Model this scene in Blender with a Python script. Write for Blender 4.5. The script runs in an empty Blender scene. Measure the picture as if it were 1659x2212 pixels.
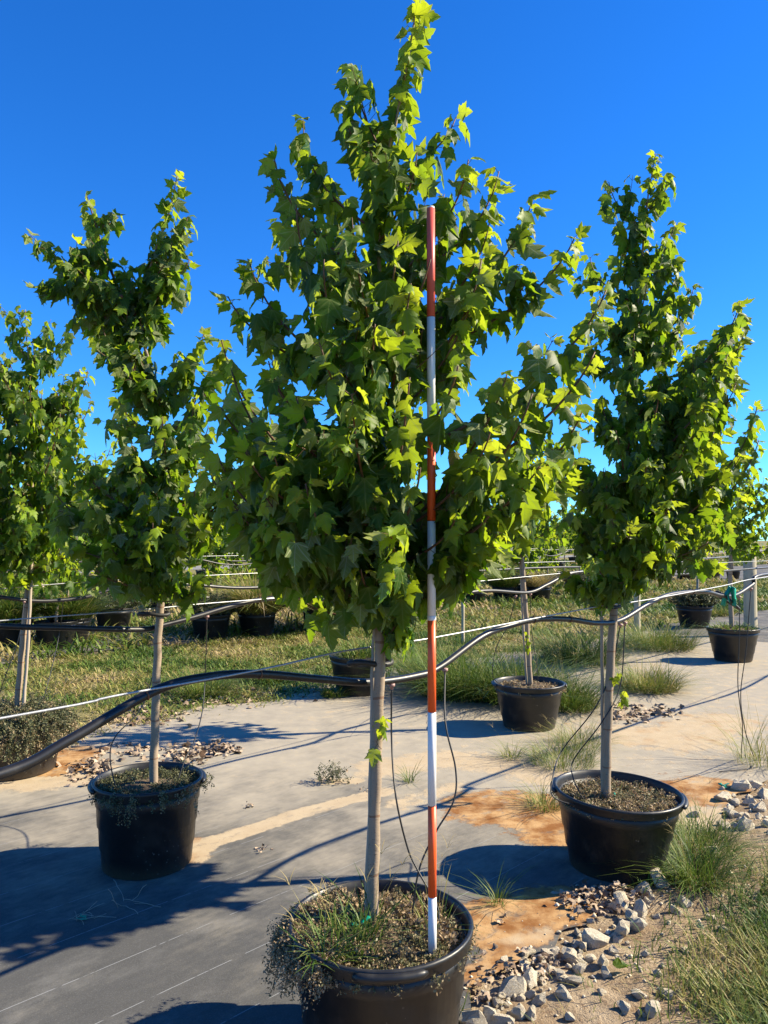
import bpy, math, random
import numpy as np
from mathutils import Vector, Matrix, Quaternion

random.seed(7); rng = np.random.default_rng(7)
R = math.radians
scene = bpy.context.scene
C = scene.collection

# ------------------------------------------------------------------ camera
FPX = 1662.0                     # focal length in units of a 1659 px wide frame
CAM = Vector((0, 0, 1.63)); PITCH = R(2.03)
cam_d = bpy.data.cameras.new('camera'); cam = bpy.data.objects.new('camera', cam_d); C.objects.link(cam)
cam.location = CAM; cam.rotation_euler = (math.pi/2 + PITCH, 0, 0)
cam_d.sensor_fit = 'VERTICAL'; cam_d.sensor_height = 36.0; cam_d.lens = 36.0*FPX/2212.0
cam_d.clip_start = 0.05; cam_d.clip_end = 2000
scene.camera = cam

# ------------------------------------------------------------------ sky, sun, exposure
SUN_EL, SUN_AZ = R(33), R(8)     # azimuth measured from +X (right) towards +Y (forward)
world = bpy.data.worlds.new('World'); scene.world = world; world.use_nodes = True
nt = world.node_tree; nt.nodes.clear()
sky = nt.nodes.new('ShaderNodeTexSky'); sky.sky_type = 'NISHITA'; sky.sun_disc = False
sky.sun_elevation = SUN_EL; sky.sun_rotation = math.pi/2 - SUN_AZ
sky.air_density = 1.0; sky.dust_density = 0.0; sky.ozone_density = 4.0; sky.altitude = 200
hs = nt.nodes.new('ShaderNodeHueSaturation'); hs.inputs['Saturation'].default_value = 1.25; hs.inputs['Value'].default_value = 1.0
hs.inputs['Hue'].default_value = 0.5
bg = nt.nodes.new('ShaderNodeBackground'); bg.inputs['Strength'].default_value = 0.050
ow = nt.nodes.new('ShaderNodeOutputWorld')
nt.links.new(sky.outputs[0], hs.inputs['Color']); tn = nt.nodes.new('ShaderNodeMix'); tn.data_type = 'RGBA'; tn.blend_type = 'MULTIPLY'; tn.inputs[0].default_value = 1.0; tn.inputs[7].default_value = (.58, 1.26, 1.92, 1)
nt.links.new(hs.outputs[0], tn.inputs[6]); nt.links.new(tn.outputs[2], bg.inputs[0]); nt.links.new(bg.outputs[0], ow.inputs[0])
sl = bpy.data.lights.new('sun', 'SUN'); sl.energy = 5.0; sl.angle = R(0.53); sl.color = (1.0, 0.885, 0.67)
sun = bpy.data.objects.new('sun', sl); C.objects.link(sun)
sdir = Vector((math.cos(SUN_EL)*math.cos(SUN_AZ), math.cos(SUN_EL)*math.sin(SUN_AZ), math.sin(SUN_EL)))
sun.rotation_euler = sdir.to_track_quat('Z', 'Y').to_euler(); sun.location = (6, 2, 6)
vs = scene.view_settings
scene.display_settings.display_device = 'sRGB'
vs.view_transform = 'Standard'; vs.look = 'None'; vs.gamma = 1.0; vs.exposure = 1.38; vs.use_curve_mapping = False
try:
    scene.cycles.max_bounces = 8; scene.cycles.transmission_bounces = 6; scene.cycles.diffuse_bounces = 2
    scene.cycles.sample_clamp_indirect = 6.0
except Exception: pass

# ------------------------------------------------------------------ helpers
_f = Vector((0, math.cos(PITCH), math.sin(PITCH))); _u = Vector((0, -math.sin(PITCH), math.cos(PITCH)))
def ray(px, py): return _f + Vector((1, 0, 0))*((px-829.5)/FPX) + _u*((1106-py)/FPX)
def G(px, py, z=0.0):            # surveyed point on the ground
    d = ray(px, py); return CAM + d*((z-CAM.z)/d.z)
def at(px, py, Y):               # surveyed point at distance Y
    d = ray(px, py); return CAM + d*(Y/d.y)
ANG = R(44); SA, CA = math.sin(ANG), math.cos(ANG)   # the tree rows run 44 degrees off the view
def AB(a, b, z=0.0): return Vector((SA*a - CA*b, CA*a + SA*b, z))
def toab(X, Y): return SA*X + CA*Y, -CA*X + SA*Y
def rowpt(px, py, b):            # point above a row line
    d = ray(px, py); t = b/(-CA*d.x + SA*d.y); return CAM + d*t

def vnoise(x, y, seed=0):
    x = np.asarray(x, float); y = np.asarray(y, float)
    xi = np.floor(x).astype(np.int64); yi = np.floor(y).astype(np.int64); fx = x-xi; fy = y-yi
    fx = fx*fx*(3-2*fx); fy = fy*fy*(3-2*fy)
    def h(a, b):
        n = (a*374761393 + b*668265263 + seed*982451653) & 0x7fffffff
        n = ((n ^ (n >> 13))*1274126177) & 0x7fffffff
        return ((n ^ (n >> 16)) & 0xffff)/65535.0
    return (h(xi, yi)*(1-fx)+h(xi+1, yi)*fx)*(1-fy) + (h(xi, yi+1)*(1-fx)+h(xi+1, yi+1)*fx)*fy
def fbm(x, y, seed=0, o=4):
    s = 0; a = .5; k = 1
    for i in range(o): s = s + a*vnoise(x*k, y*k, seed+i); a *= .5; k *= 2.03
    return s/(1-.5**o)

def mesh_np(name, verts, faces_flat, counts, smooth=False):
    me = bpy.data.meshes.new(name)
    verts = np.asarray(verts, np.float32).reshape(-1, 3)
    faces_flat = np.asarray(faces_flat, np.int32).ravel(); counts = np.asarray(counts, np.int32).ravel()
    me.vertices.add(len(verts)); me.vertices.foreach_set('co', verts.ravel())
    me.loops.add(len(faces_flat)); me.loops.foreach_set('vertex_index', faces_flat)
    me.polygons.add(len(counts))
    st = np.zeros(len(counts), np.int32); st[1:] = np.cumsum(counts)[:-1]
    me.polygons.foreach_set('loop_start', st)
    try: me.polygons.foreach_set('loop_total', counts)
    except Exception: pass
    if smooth: me.polygons.foreach_set('use_smooth', np.ones(len(counts), bool))
    me.update(calc_edges=True); me.validate()
    return me
def attr(me, name, data, kind='FLOAT'):
    a = me.attributes.new(name, kind, 'POINT')
    a.data.foreach_set('value' if kind == 'FLOAT' else 'vector', np.asarray(data, np.float32).ravel())
def tag(o, label=None, cat=None, group=None, kind=None):
    if label: o['label'] = label
    if cat: o['category'] = cat
    if group: o['group'] = group
    if kind: o['kind'] = kind
    return o
def link(name, me, m=None, parent=None):
    o = bpy.data.objects.new(name, me); C.objects.link(o)
    if m is not None and me is not None and len(me.materials) == 0: me.materials.append(m)
    if parent is not None: o.parent = parent
    return o
def empty(name, loc, label, cat, group=None):
    o = bpy.data.objects.new(name, None); C.objects.link(o); o.location = loc; o.empty_display_size = .1
    return tag(o, label, cat, group)

class MB:                         # collects shapes for ONE mesh, in local coordinates of its parent
    def __init__(s, origin=(0, 0, 0)): s.v = []; s.f = []; s.o = Vector(origin)
    def add(s, v, f):
        k = len(s.v); s.v += [Vector(p)-s.o for p in v]; s.f += [tuple(i+k for i in q) for q in f]
    def tube(s, pts, rad, n=8, caps=True):
        pts = [Vector(p) for p in pts]; m = len(pts)
        if not hasattr(rad, '__len__'): rad = [rad]*m
        tang = [(pts[min(i+1, m-1)]-pts[max(i-1, 0)]).normalized() for i in range(m)]
        nrm = tang[0].orthogonal().normalized(); vs_ = []
        for i in range(m):
            nrm = (nrm - tang[i]*nrm.dot(tang[i])); nrm = nrm.normalized() if nrm.length > 1e-6 else tang[i].orthogonal().normalized()
            bn = tang[i].cross(nrm)
            for k in range(n):
                a = 2*math.pi*k/n; vs_.append(pts[i] + (nrm*math.cos(a)+bn*math.sin(a))*rad[i])
        fs = [(i*n+k, i*n+(k+1) % n, (i+1)*n+(k+1) % n, (i+1)*n+k) for i in range(m-1) for k in range(n)]
        if caps: fs += [tuple(range(n-1, -1, -1)), tuple((m-1)*n+k for k in range(n))]
        s.add(vs_, fs)
    def lathe(s, prof, n=40, cx=0, cy=0, wob=None, close=False):
        vs_ = []
        for (r, z) in prof:
            for k in range(n):
                a = 2*math.pi*k/n; rr = r*(wob(a, z) if wob else 1)
                vs_.append((cx+rr*math.cos(a), cy+rr*math.sin(a), z))
        m = len(prof)
        fs = [(i*n+k, i*n+(k+1) % n, (i+1)*n+(k+1) % n, (i+1)*n+k) for i in range(m-1) for k in range(n)]
        if close: fs.append(tuple((m-1)*n+k for k in range(n)))
        s.add(vs_, fs)
    def box(s, c, size, rot=None):
        c = Vector(c); h = Vector(size)/2; q = rot or Matrix.Identity(3); vs_ = []
        for x in (-1, 1):
            for y in (-1, 1):
                for z in (-1, 1): vs_.append(c + q @ Vector((x*h.x, y*h.y, z*h.z)))
        s.add(vs_, [(0, 1, 3, 2), (4, 6, 7, 5), (0, 4, 5, 1), (2, 3, 7, 6), (0, 2, 6, 4), (1, 5, 7, 3)])
    def build(s, name, m, parent=None, smooth=True):
        me = bpy.data.meshes.new(name); me.from_pydata([tuple(p) for p in s.v], [], s.f)
        if smooth: me.polygons.foreach_set('use_smooth', [True]*len(me.polygons))
        me.update()
        return link(name, me, m, parent)

def spline(pts, sub=8):           # Catmull-Rom through the points
    p = [Vector(q) for q in pts]; p = [2*p[0]-p[1]] + p + [2*p[-1]-p[-2]]; out = []
    for i in range(1, len(p)-2):
        for k in range(sub):
            t = k/sub; a, b, c, d = p[i-1], p[i], p[i+1], p[i+2]
            out.append(.5*((2*b)+(c-a)*t+(2*a-5*b+4*c-d)*t*t+(3*b-a-3*c+d)*t**3))
    out.append(p[-2]); return out

# ------------------------------------------------------------------ materials
class N:
    def __init__(s, name):
        s.m = bpy.data.materials.new(name); s.m.use_nodes = True; s.t = s.m.node_tree; s.t.nodes.clear()
        s.out = s.t.nodes.new('ShaderNodeOutputMaterial')
    def n(s, typ, **kw):
        k = s.t.nodes.new('ShaderNode'+typ)
        for a, b in kw.items(): setattr(k, a, b)
        return k
    def l(s, a, b): s.t.links.new(a, b)
    def val(s, sock, v):
        if isinstance(v, bpy.types.NodeSocket): s.l(v, sock)
        else: sock.default_value = v
    def math(s, op, a, b=0.0, c=None, clamp=False):
        k = s.n('Math', operation=op, use_clamp=clamp); s.val(k.inputs[0], a); s.val(k.inputs[1], b)
        if c is not None: s.val(k.inputs[2], c)
        return k.outputs[0]
    def mix(s, f, a, b):
        k = s.n('Mix', data_type='RGBA'); s.val(k.inputs[0], f)
        s.val(k.inputs[6], a if isinstance(a, bpy.types.NodeSocket) else (*a, 1)); s.val(k.inputs[7], b if isinstance(b, bpy.types.NodeSocket) else (*b, 1))
        return k.outputs[2]
    def noise(s, scale, detail=4, rough=.55, vec=None, dist=0):
        k = s.n('TexNoise'); k.inputs['Scale'].default_value = scale; k.inputs['Detail'].default_value = detail
        k.inputs['Roughness'].default_value = rough; k.inputs['Distortion'].default_value = dist
        if vec is not None: s.l(vec, k.inputs['Vector'])
        return k.outputs[0]
    def ramp(s, x, lo, hi):
        k = s.n('MapRange', clamp=True); s.val(k.inputs[0], x); k.inputs[1].default_value = lo; k.inputs[2].default_value = hi
        k.interpolation_type = 'SMOOTHSTEP'; return k.outputs[0]
    def at(s, name, fac=True):
        k = s.n('Attribute', attribute_name=name); return k.outputs['Fac'] if fac else k.outputs['Vector']
    def obj(s): return s.n('TexCoord').outputs['Object']
    def stretch(s, vec, sc, rot=(0, 0, 0)):
        k = s.n('Mapping'); k.inputs['Scale'].default_value = sc; k.inputs['Rotation'].default_value = rot; s.l(vec, k.inputs[0]); return k.outputs[0]
    def bump(s, h, strength=.5, dist=.01):
        k = s.n('Bump'); k.inputs['Strength'].default_value = strength; k.inputs['Distance'].default_value = dist; s.l(h, k.inputs['Height']); return k.outputs[0]
    def pr(s, col, rough=.6, spec=.5, metal=0, bump=None):
        k = s.n('BsdfPrincipled'); s.val(k.inputs['Base Color'], col if isinstance(col, bpy.types.NodeSocket) else (*col, 1))
        s.val(k.inputs['Roughness'], rough); s.val(k.inputs['Metallic'], metal); k.inputs['Specular IOR Level'].default_value = spec
        if bump is not None: s.l(bump, k.inputs['Normal'])
        return k
    def done(s, sh): s.l(sh.outputs[0] if hasattr(sh, 'outputs') else sh, s.out.inputs[0]); return s.m

def leaf_material(name, veins=True):
    k = N(name); tint = k.at('tint'); uv = k.at('leafuv', False)
    back = k.n('NewGeometry').outputs['Backfacing']
    top = k.mix(k.ramp(tint, .45, 1.0), (.014, .054, .003), (.155, .245, .010))
    top = k.mix(k.ramp(tint, 0, .45), (.007, .028, .003), top)
    mot = k.noise(30, 2, vec=k.obj()); top = k.mix(k.ramp(mot, .45, .75), top, k.mix(.35, top, (.09, .12, .01)))
    under = k.mix(k.ramp(tint, .4, 1), (.105, .13, .055), (.22, .25, .06))
    vein = None
    if veins:
        sx = k.n('SeparateXYZ'); k.l(uv, sx.inputs[0]); x = k.math('ABSOLUTE', sx.outputs[0]); y = sx.outputs[1]
        d = x
        for ang in (42, 78):
            a = R(ang); dd = k.math('ABSOLUTE', k.math('SUBTRACT', k.math('MULTIPLY', x, math.cos(a)), k.math('MULTIPLY', y, math.sin(a))))
            d = k.math('MINIMUM', d, dd)
        sec = k.math('ABSOLUTE', k.math('SUBTRACT', k.math('FRACT', k.math('MULTIPLY', k.math('SUBTRACT', y, k.math('MULTIPLY', x, .9)), 6.0)), .5))
        sec = k.math('MULTIPLY', k.math('LESS_THAN', sec, .06), .35)
        vein = k.math('MAXIMUM', k.math('MULTIPLY', k.math('SUBTRACT', 1, k.ramp(d, .006, .02)), .75), sec)
        top = k.mix(vein, top, (.17, .22, .05)); under = k.mix(vein, under, (.36, .38, .22))
    col = k.mix(back, top, under)
    p = k.pr(col, k.math('ADD', .50, k.math('MULTIPLY', back, .4)), .18)
    tcol = k.mix(tint, (.21, .42, .010), (.70, .80, .03))
    if vein is not None: tcol = k.mix(k.math('MULTIPLY', vein, .5), tcol, (.10, .13, .02))
    tr = k.n('BsdfTranslucent'); k.l(tcol, tr.inputs[0])
    mx = k.n('MixShader'); mx.inputs[0].default_value = .36; k.l(p.outputs[0], mx.inputs[1]); k.l(tr.outputs[0], mx.inputs[2])
    return k.done(mx)
M = {}
M['leaf'] = leaf_material('maple_leaf'); M['leaf_far'] = leaf_material('maple_leaf_far', False)

def grass_material(name, cols, trans=.3):
    k = N(name); t = k.at('tint')
    c = k.mix(k.ramp(t, 0, .4), cols[0], cols[1]); c = k.mix(k.ramp(t, .4, .75), c, cols[2]); c = k.mix(k.ramp(t, .75, 1), c, cols[3])
    p = k.pr(c, .55, .3); tr = k.n('BsdfTranslucent'); k.l(c, tr.inputs[0])
    mx = k.n('MixShader'); mx.inputs[0].default_value = trans; k.l(p.outputs[0], mx.inputs[1]); k.l(tr.outputs[0], mx.inputs[2])
    return k.done(mx)
M['grass'] = grass_material('grass_blades', [(.042, .095, .012), (.12, .18, .024), (.29, .26, .07), (.46, .35, .17)])
M['weed'] = grass_material('trailing_weed', [(.045, .055, .025), (.13, .14, .065), (.24, .185, .10), (.38, .27, .155)], .2)

def m_bark():
    k = N('maple_bark'); v = k.obj(); sp = k.n('SeparateXYZ'); k.l(v, sp.inputs[0])
    n1 = k.noise(14, 5, .6, k.stretch(v, (3, 3, .7))); c = k.mix(n1, (.18, .13, .085), (.36, .285, .205))
    n2 = k.noise(60, 3, .6, k.stretch(v, (1, 1, 3))); c = k.mix(k.ramp(n2, .62, .74), c, (.10, .065, .045))
    zz = k.math('ADD', sp.outputs[2], k.math('MULTIPLY', k.noise(9, 2, vec=v), .03))
    ring = k.math('LESS_THAN', k.math('FRACT', k.math('MULTIPLY', zz, 5.2)), .045)
    c = k.mix(k.math('MULTIPLY', ring, .7), c, (.16, .075, .04))
    return k.done(k.pr(c, .75, .25, bump=k.bump(n2, .35, .004)))
M['bark'] = m_bark()
def m_twig():
    k = N('maple_twig'); n1 = k.noise(20, 3, vec=k.obj()); return k.done(k.pr(k.mix(n1, (.07, .032, .018), (.17, .09, .05)), .6, .3))
M['twig'] = m_twig()
def m_wood(name, a, b, sc=30):
    k = N(name); v = k.stretch(k.obj(), (1, 1, .06)); n1 = k.noise(sc, 5, .65, v); c = k.mix(n1, a, b)
    n2 = k.noise(6, 4, vec=k.obj()); c = k.mix(k.ramp(n2, .55, .7), c, k.mix(.5, c, (.12, .09, .06)))
    return k.done(k.pr(c, .85, .15, bump=k.bump(n1, .5, .004)))
M['stake'] = m_wood('weathered_stake', (.22, .17, .12), (.48, .42, .34))
M['post'] = m_wood('weathered_post', (.26, .22, .14), (.50, .45, .32), 18)
def m_pot():
    k = N('black_plastic'); v = k.obj()
    d = k.noise(5, 5, .65, v); c = k.mix(k.ramp(d, .48, .8), (.012, .012, .0125), (.035, .034, .032))
    vo = k.n('TexVoronoi'); vo.inputs['Scale'].default_value = 42; k.l(v, vo.inputs['Vector'])
    wn = k.noise(3.2, 3, vec=v)
    spots = k.math('MULTIPLY', k.math('LESS_THAN', vo.outputs['Distance'], .16), k.ramp(wn, .5, .62))
    c = k.mix(k.math('MULTIPLY', spots, .55), c, (.22, .21, .19))
    sp = k.n('SeparateXYZ'); k.l(v, sp.inputs[0])
    mud = k.math('MULTIPLY', k.math('SUBTRACT', 1, k.ramp(k.math('ADD', sp.outputs[2], k.math('MULTIPLY', d, .08)), .03, .13)), .5)
    c = k.mix(mud, c, (.13, .095, .06))
    ro = k.math('ADD', .36, k.math('MULTIPLY', k.ramp(d, .35, .8), .3))
    return k.done(k.pr(c, ro, .45, bump=k.bump(k.noise(7, 3, vec=v), .25, .01)))
M['pot'] = m_pot()
def m_pipe():
    k = N('black_poly_pipe'); v = k.obj(); d = k.noise(9, 5, .7, v); c = k.mix(k.ramp(d, .5, .75), (.008, .008, .009), (.028, .027, .026))
    s2 = k.noise(45, 3, vec=v); c = k.mix(k.math('MULTIPLY', k.ramp(s2, .68, .74), .5), c, (.16, .155, .15))
    return k.done(k.pr(c, k.math('ADD', .30, k.math('MULTIPLY', d, .25)), .5, bump=k.bump(d, .1, .004)))
M['pipe'] = m_pipe()
def m_simple(name, c1, c2, sc, ro, spec=.4, metal=0, bs=.2, bd=.003):
    k = N(name); n1 = k.noise(sc, 4, .6, k.obj()); return k.done(k.pr(k.mix(n1, c1, c2), ro, spec, metal, k.bump(n1, bs, bd)))
M['drip'] = m_simple('drip_tube_rubber', (.01, .01, .01), (.03, .03, .03), 40, .5)
M['wire'] = m_simple('galvanised_wire', (.24, .25, .25), (.42, .43, .43), 120, .42, .5, .6)
M['hose'] = m_simple('rubber_hose', (.008, .008, .008), (.03, .028, .026), 60, .55)
M['emitter'] = m_simple('emitter_plastic', (.25, .08, .06), (.4, .3, .28), 90, .5)
M['copper'] = m_simple('rusty_tie_wire', (.10, .04, .02), (.22, .10, .05), 200, .6)
M['tape'] = m_simple('green_tape', (.0, .20, .12), (.0, .34, .22), 30, .35, .5)
def m_paint(name, a, b, chip):
    k = N(name); v = k.obj(); n1 = k.noise(12, 4, vec=v); c = k.mix(n1, a, b)
    n2 = k.noise(26, 5, .75, k.stretch(v, (1, 1, 2.2))); c = k.mix(k.ramp(n2, .69, .73), c, chip)
    n3 = k.noise(150, 2, vec=k.stretch(v, (1, 1, .3))); c = k.mix(k.math('MULTIPLY', k.ramp(n3, .62, .8), .25), c, (.2, .17, .14))
    return k.done(k.pr(c, .42, .45, bump=k.bump(n2, .12, .002)))
M['red'] = m_paint('pole_orange_red_paint', (.68, .085, .015), (.78, .11, .02), (.62, .5, .44))
M['redtop'] = m_paint('pole_faded_red_paint', (.52, .075, .055), (.60, .10, .07), (.55, .22, .18))
M['white'] = m_paint('pole_white_paint', (.62, .61, .60), (.74, .73, .72), (.42, .38, .34))
def m_fabric():
    k = N('woven_ground_fabric'); v = k.obj(); uv = k.at('ab', False)
    sp = k.n('SeparateXYZ'); k.l(uv, sp.inputs[0]); a, b = sp.outputs[0], sp.outputs[1]
    st = k.noise(24, 5, .7, k.stretch(uv, (.38, 1.0, 1))); st2 = k.noise(190, 3, .7, k.stretch(uv, (.6, 1, 1)))
    big = k.noise(1.7, 5, .62, v); mid = k.noise(7, 5, .6, v)
    dust = k.at('dust'); sand = k.at('sand'); wet = k.at('wet')
    col = k.mix(st, (.042, .042, .040), (.092, .090, .084)); col = k.mix(k.math('MULTIPLY', st2, .5), col, (.105, .105, .10))
    bl = k.math('ADD', k.math('MULTIPLY', dust, 1.15), k.math('ADD', k.math('MULTIPLY', k.math('SUBTRACT', big, .5), 1.5), k.math('MULTIPLY', k.math('SUBTRACT', st, .5), .55)))
    bl = k.ramp(bl, .12, 1.1)
    bleached = k.mix(mid, (.225, .205, .165), (.42, .365, .27))
    gr = k.noise(240, 3, .75, k.stretch(uv, (.5, 1, 1))); col = k.mix(k.math('MULTIPLY', k.ramp(gr, .50, .70), .55), col, (.16, .16, .15)); col = k.mix(k.math('MULTIPLY', k.ramp(k.noise(4.5, 6, .7, k.stretch(uv, (.6, 1, 1))), .48, .74), .45), col, (.19, .185, .17))
    col = k.mix(bl, col, bleached)
    # woven marker threads about a foot apart
    ln = k.math('ABSOLUTE', k.math('SUBTRACT', k.math('FRACT', k.math('DIVIDE', k.math('ADD', b, .06), .305)), .5))
    dash = k.ramp(k.noise(9, 3, .7, k.stretch(uv, (1.2, .4, 1))), .40, .50)
    line = k.math('MULTIPLY', k.math('MULTIPLY', k.math('LESS_THAN', ln, .006), dash), k.math('SUBTRACT', 1, k.math('MULTIPLY', bl, .7)))
    col = k.mix(k.math('MULTIPLY', line, .6), col, (.33, .34, .34))
    # sediment
    sn = k.math('ADD', sand, k.math('ADD', k.math('MULTIPLY', k.math('SUBTRACT', k.noise(7, 7, .7, v), .5), 1.25), k.math('MULTIPLY', k.math('SUBTRACT', st, .5), .35)))
    sm = k.math('MULTIPLY', k.ramp(sn, .40, .62), k.math('SUBTRACT', 1, k.math('MULTIPLY', k.ramp(k.noise(11, 6, .7, k.stretch(uv, (.6, 1, 1))), .52, .68), .6)))
    sc = k.mix(k.noise(9, 4, vec=v), (.33, .25, .155), (.47, .385, .26))
    wn = k.math('ADD', wet, k.math('MULTIPLY', k.math('SUBTRACT', k.noise(4, 5, vec=v), .5), 1.1))
    sc = k.mix(k.ramp(wn, .3, .7), sc, k.mix(k.ramp(k.noise(6, 6, .65, v), .36, .66), (.20, .085, .026), (.43, .27, .125)))
    edge = k.math('MULTIPLY', k.ramp(sn, .38, .47), k.math('SUBTRACT', 1, k.ramp(sn, .47, .58)))
    sc = k.mix(k.math('MULTIPLY', edge, k.ramp(wn, .2, .6)), sc, (.16, .075, .03))
    sp2 = k.noise(140, 2, vec=v); sc = k.mix(k.ramp(sp2, .66, .74), sc, (.09, .05, .03))
    col = k.mix(sm, col, sc)
    h = k.math('ADD', k.math('MULTIPLY', st2, .5), k.math('ADD', k.math('MULTIPLY', sm, 1.2), k.math('MULTIPLY', k.noise(300, 2, vec=v), .4)))
    return k.done(k.pr(col, k.math('ADD', .75, k.math('MULTIPLY', sm, .2)), .10, bump=k.bump(h, .35, .004)))
M['fabric'] = m_fabric()
def m_ground():
    k = N('dry_soil'); v = k.obj(); n1 = k.noise(3, 6, .65, v); n2 = k.noise(38, 5, .7, v); n3 = k.noise(150, 3, .7, v)
    c = k.mix(k.ramp(n1, .3, .7), (.22, .155, .095), (.38, .30, .20)); c = k.mix(k.ramp(n2, .5, .72), c, (.17, .11, .065)); c = k.mix(k.ramp(n3, .62, .75), c, (.55, .47, .36))
    g = k.at('lawn'); gn = k.noise(2.2, 5, .6, v); gc = k.mix(gn, (.07, .09, .025), (.32, .26, .12)); c = k.mix(g, c, gc)
    h = k.math('ADD', n2, k.math('MULTIPLY', n3, .4))
    return k.done(k.pr(c, .95, .1, bump=k.bump(h, .8, .02)))
M['ground'] = m_ground()
def m_stone():
    k = N('limestone'); v = k.obj(); n1 = k.noise(9, 6, .7, v); n2 = k.noise(70, 4, .7, v)
    c = k.mix(k.ramp(n1, .35, .68), (.50, .43, .31), (.72, .655, .51)); c = k.mix(k.ramp(n2, .56, .75), c, (.20, .16, .11))
    oi = k.n('ObjectInfo').outputs['Random']; c = k.mix(k.math('MULTIPLY', oi, .35), c, (.42, .33, .22))
    return k.done(k.pr(c, .92, .15, bump=k.bump(k.math('ADD', n1, k.math('MULTIPLY', n2, .6)), .8, .012)))
M['stone'] = m_stone()
M['soil'] = m_simple('potting_soil', (.05, .035, .022), (.20, .15, .10), 60, .95, .1, 0, 1, .015)
def m_litter():
    k = N('dead_leaves'); t = k.at('tint'); c = k.mix(t, (.09, .055, .035), (.46, .36, .26)); return k.done(k.pr(c, .8, .15))
M['litter'] = m_litter()
k = N('asphalt_road'); M['road'] = k.done(k.pr(k.mix(k.noise(20, 4), (.17, .17, .16), (.26, .26, .25)), .9, .1))

# ------------------------------------------------------------------ ground
def near_edge(a): return 1.72 + .10*(fbm(a*1.3, a*0+3.3, 5)-.5)*2 + .05*(vnoise(a*7, a*0, 9)-.5)*2 + .10*np.clip((a-4)/3, 0, 1)
def far_edge(a): return 6.35 + .5*(fbm(a*.6, a*0+1.3, 15)-.5)*2 + .15*(vnoise(a*3.1, a*0, 19)-.5)*2
def gcoords(lo, hi, step, ext, grow=1.35):
    c = list(np.arange(lo, hi+1e-6, step)); s = step
    up = c[-1]; dn = c[0]; U = []; D = []
    while up < ext: s *= grow; up += s; U.append(up)
    s = step
    while dn > -ext: s *= grow; dn -= s; D.append(dn)
    return np.array(D[::-1]+c+U)
def ground_mesh():
    xs = gcoords(-.2, 3.2, .022, 700); ys = gcoords(1.6, 6.5, .026, 700)
    X, Y = np.meshgrid(xs, ys); a = SA*X+CA*Y; b = -CA*X+SA*Y
    ne = near_edge(a); dirt = np.clip((ne-.03-b)/.25, 0, 1)
    nearw = np.clip((9-np.hypot(X, Y))/3, 0, 1)
    z = -.012 + dirt*nearw*(.012 + .055*(fbm(X*2.2, Y*2.2, 31)-.42) + .034*(fbm(X*13, Y*13, 37, 3)-.5))
    lawn = ((b > far_edge(a)-.1) & (b < 10.4)) | ((b > 17.5) & (b < 21)) | (b > 30) | (b < -1.5)
    z = np.where(lawn & (np.hypot(X, Y) < 40), -.004, z)
    ny, nx = X.shape; V = np.stack([X, Y, z], -1).reshape(-1, 3)
    i = np.arange(ny*nx).reshape(ny, nx); F = np.stack([i[:-1, :-1], i[:-1, 1:], i[1:, 1:], i[1:, :-1]], -1).reshape(-1, 4)
    me = mesh_np('ground', V, F, np.full(len(F), 4), True); attr(me, 'lawn', lawn.astype(float)*1.0)
    o = link('ground', me, M['ground']); tag(o, kind='structure'); return o
ground_mesh()
def groundz_v(X, Y):
    X = np.asarray(X, float); Y = np.asarray(Y, float); a = SA*X+CA*Y; b = -CA*X+SA*Y; ne = near_edge(a); d = np.clip((ne-.03-b)/.25, 0, 1); w = np.clip((9-np.hypot(X, Y))/3, 0, 1)
    return np.where(b > ne, .002, -.012 + d*w*(.012 + .055*(fbm(X*2.2, Y*2.2, 31)-.42) + .034*(fbm(X*13, Y*13, 37, 3)-.5)))
def groundz(X, Y): return float(groundz_v(np.array([X]), np.array([Y]))[0])

# patches of washed-in sand on the fabric: poly-lines with widths (m), wetness
def seg(pts): return [G(x, y) for x, y in pts]
SAND = [ (seg([(420, 1832), (520, 1800), (640, 1762), (760, 1728), (830, 1712)]), .075, .15, 1.0),
         (seg([(1060, 1745), (1130, 1745), (1215, 1790)]), .30, .85, 1.0),
         (seg([(1010, 1995), (1100, 1985), (1215, 1955)]), .19, .85, 1.0),
         (seg([(1040, 2120), (1080, 2060), (1160, 2010)]), .10, .6, .8),
         (seg([(820, 1660), (960, 1640), (1080, 1655), (1190, 1680)]), .26, .12, .75),
         (seg([(1380, 1590), (1450, 1600), (1560, 1560)]), .42, .30, .8),
         (seg([(1490, 1715), (1545, 1705)]), .26, .65, 1.0),
         (seg([(1420, 1760), (1540, 1770)]), .22, .1, .8),
         (seg([(120, 1668), (150, 1630)]), .22, .8, 1.0),
         (seg([(-40, 1690), (100, 1690), (230, 1672)]), .20, .12, .95),
         (seg([(420, 1825), (418, 1850)]), .10, .5, .95),
         (seg([(680, 1690), (770, 1688)]), .07, .1, .8),
         (seg([(340, 1525), (480, 1512), (620, 1500)]), .35, .05, .8),
         (seg([(860, 1740), (980, 1700)]), .12, .1, .6) ]
def sand_fields(X, Y):
    s = np.zeros_like(X); w = np.zeros_like(X)
    for pts, rad, wet, amt in SAND:
        dmin = np.full_like(X, 99.)
        for p, q in zip(pts[:-1], pts[1:]):
            dx, dy = q.x-p.x, q.y-p.y; L = dx*dx+dy*dy+1e-9
            t = np.clip(((X-p.x)*dx+(Y-p.y)*dy)/L, 0, 1); dmin = np.minimum(dmin, np.hypot(X-p.x-t*dx, Y-p.y-t*dy))
        v = amt*np.clip(1.25-dmin/rad*.75, 0, 1); up = v > s; w = np.where(up, wet, w); s = np.maximum(s, v)
    return s, w
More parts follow.
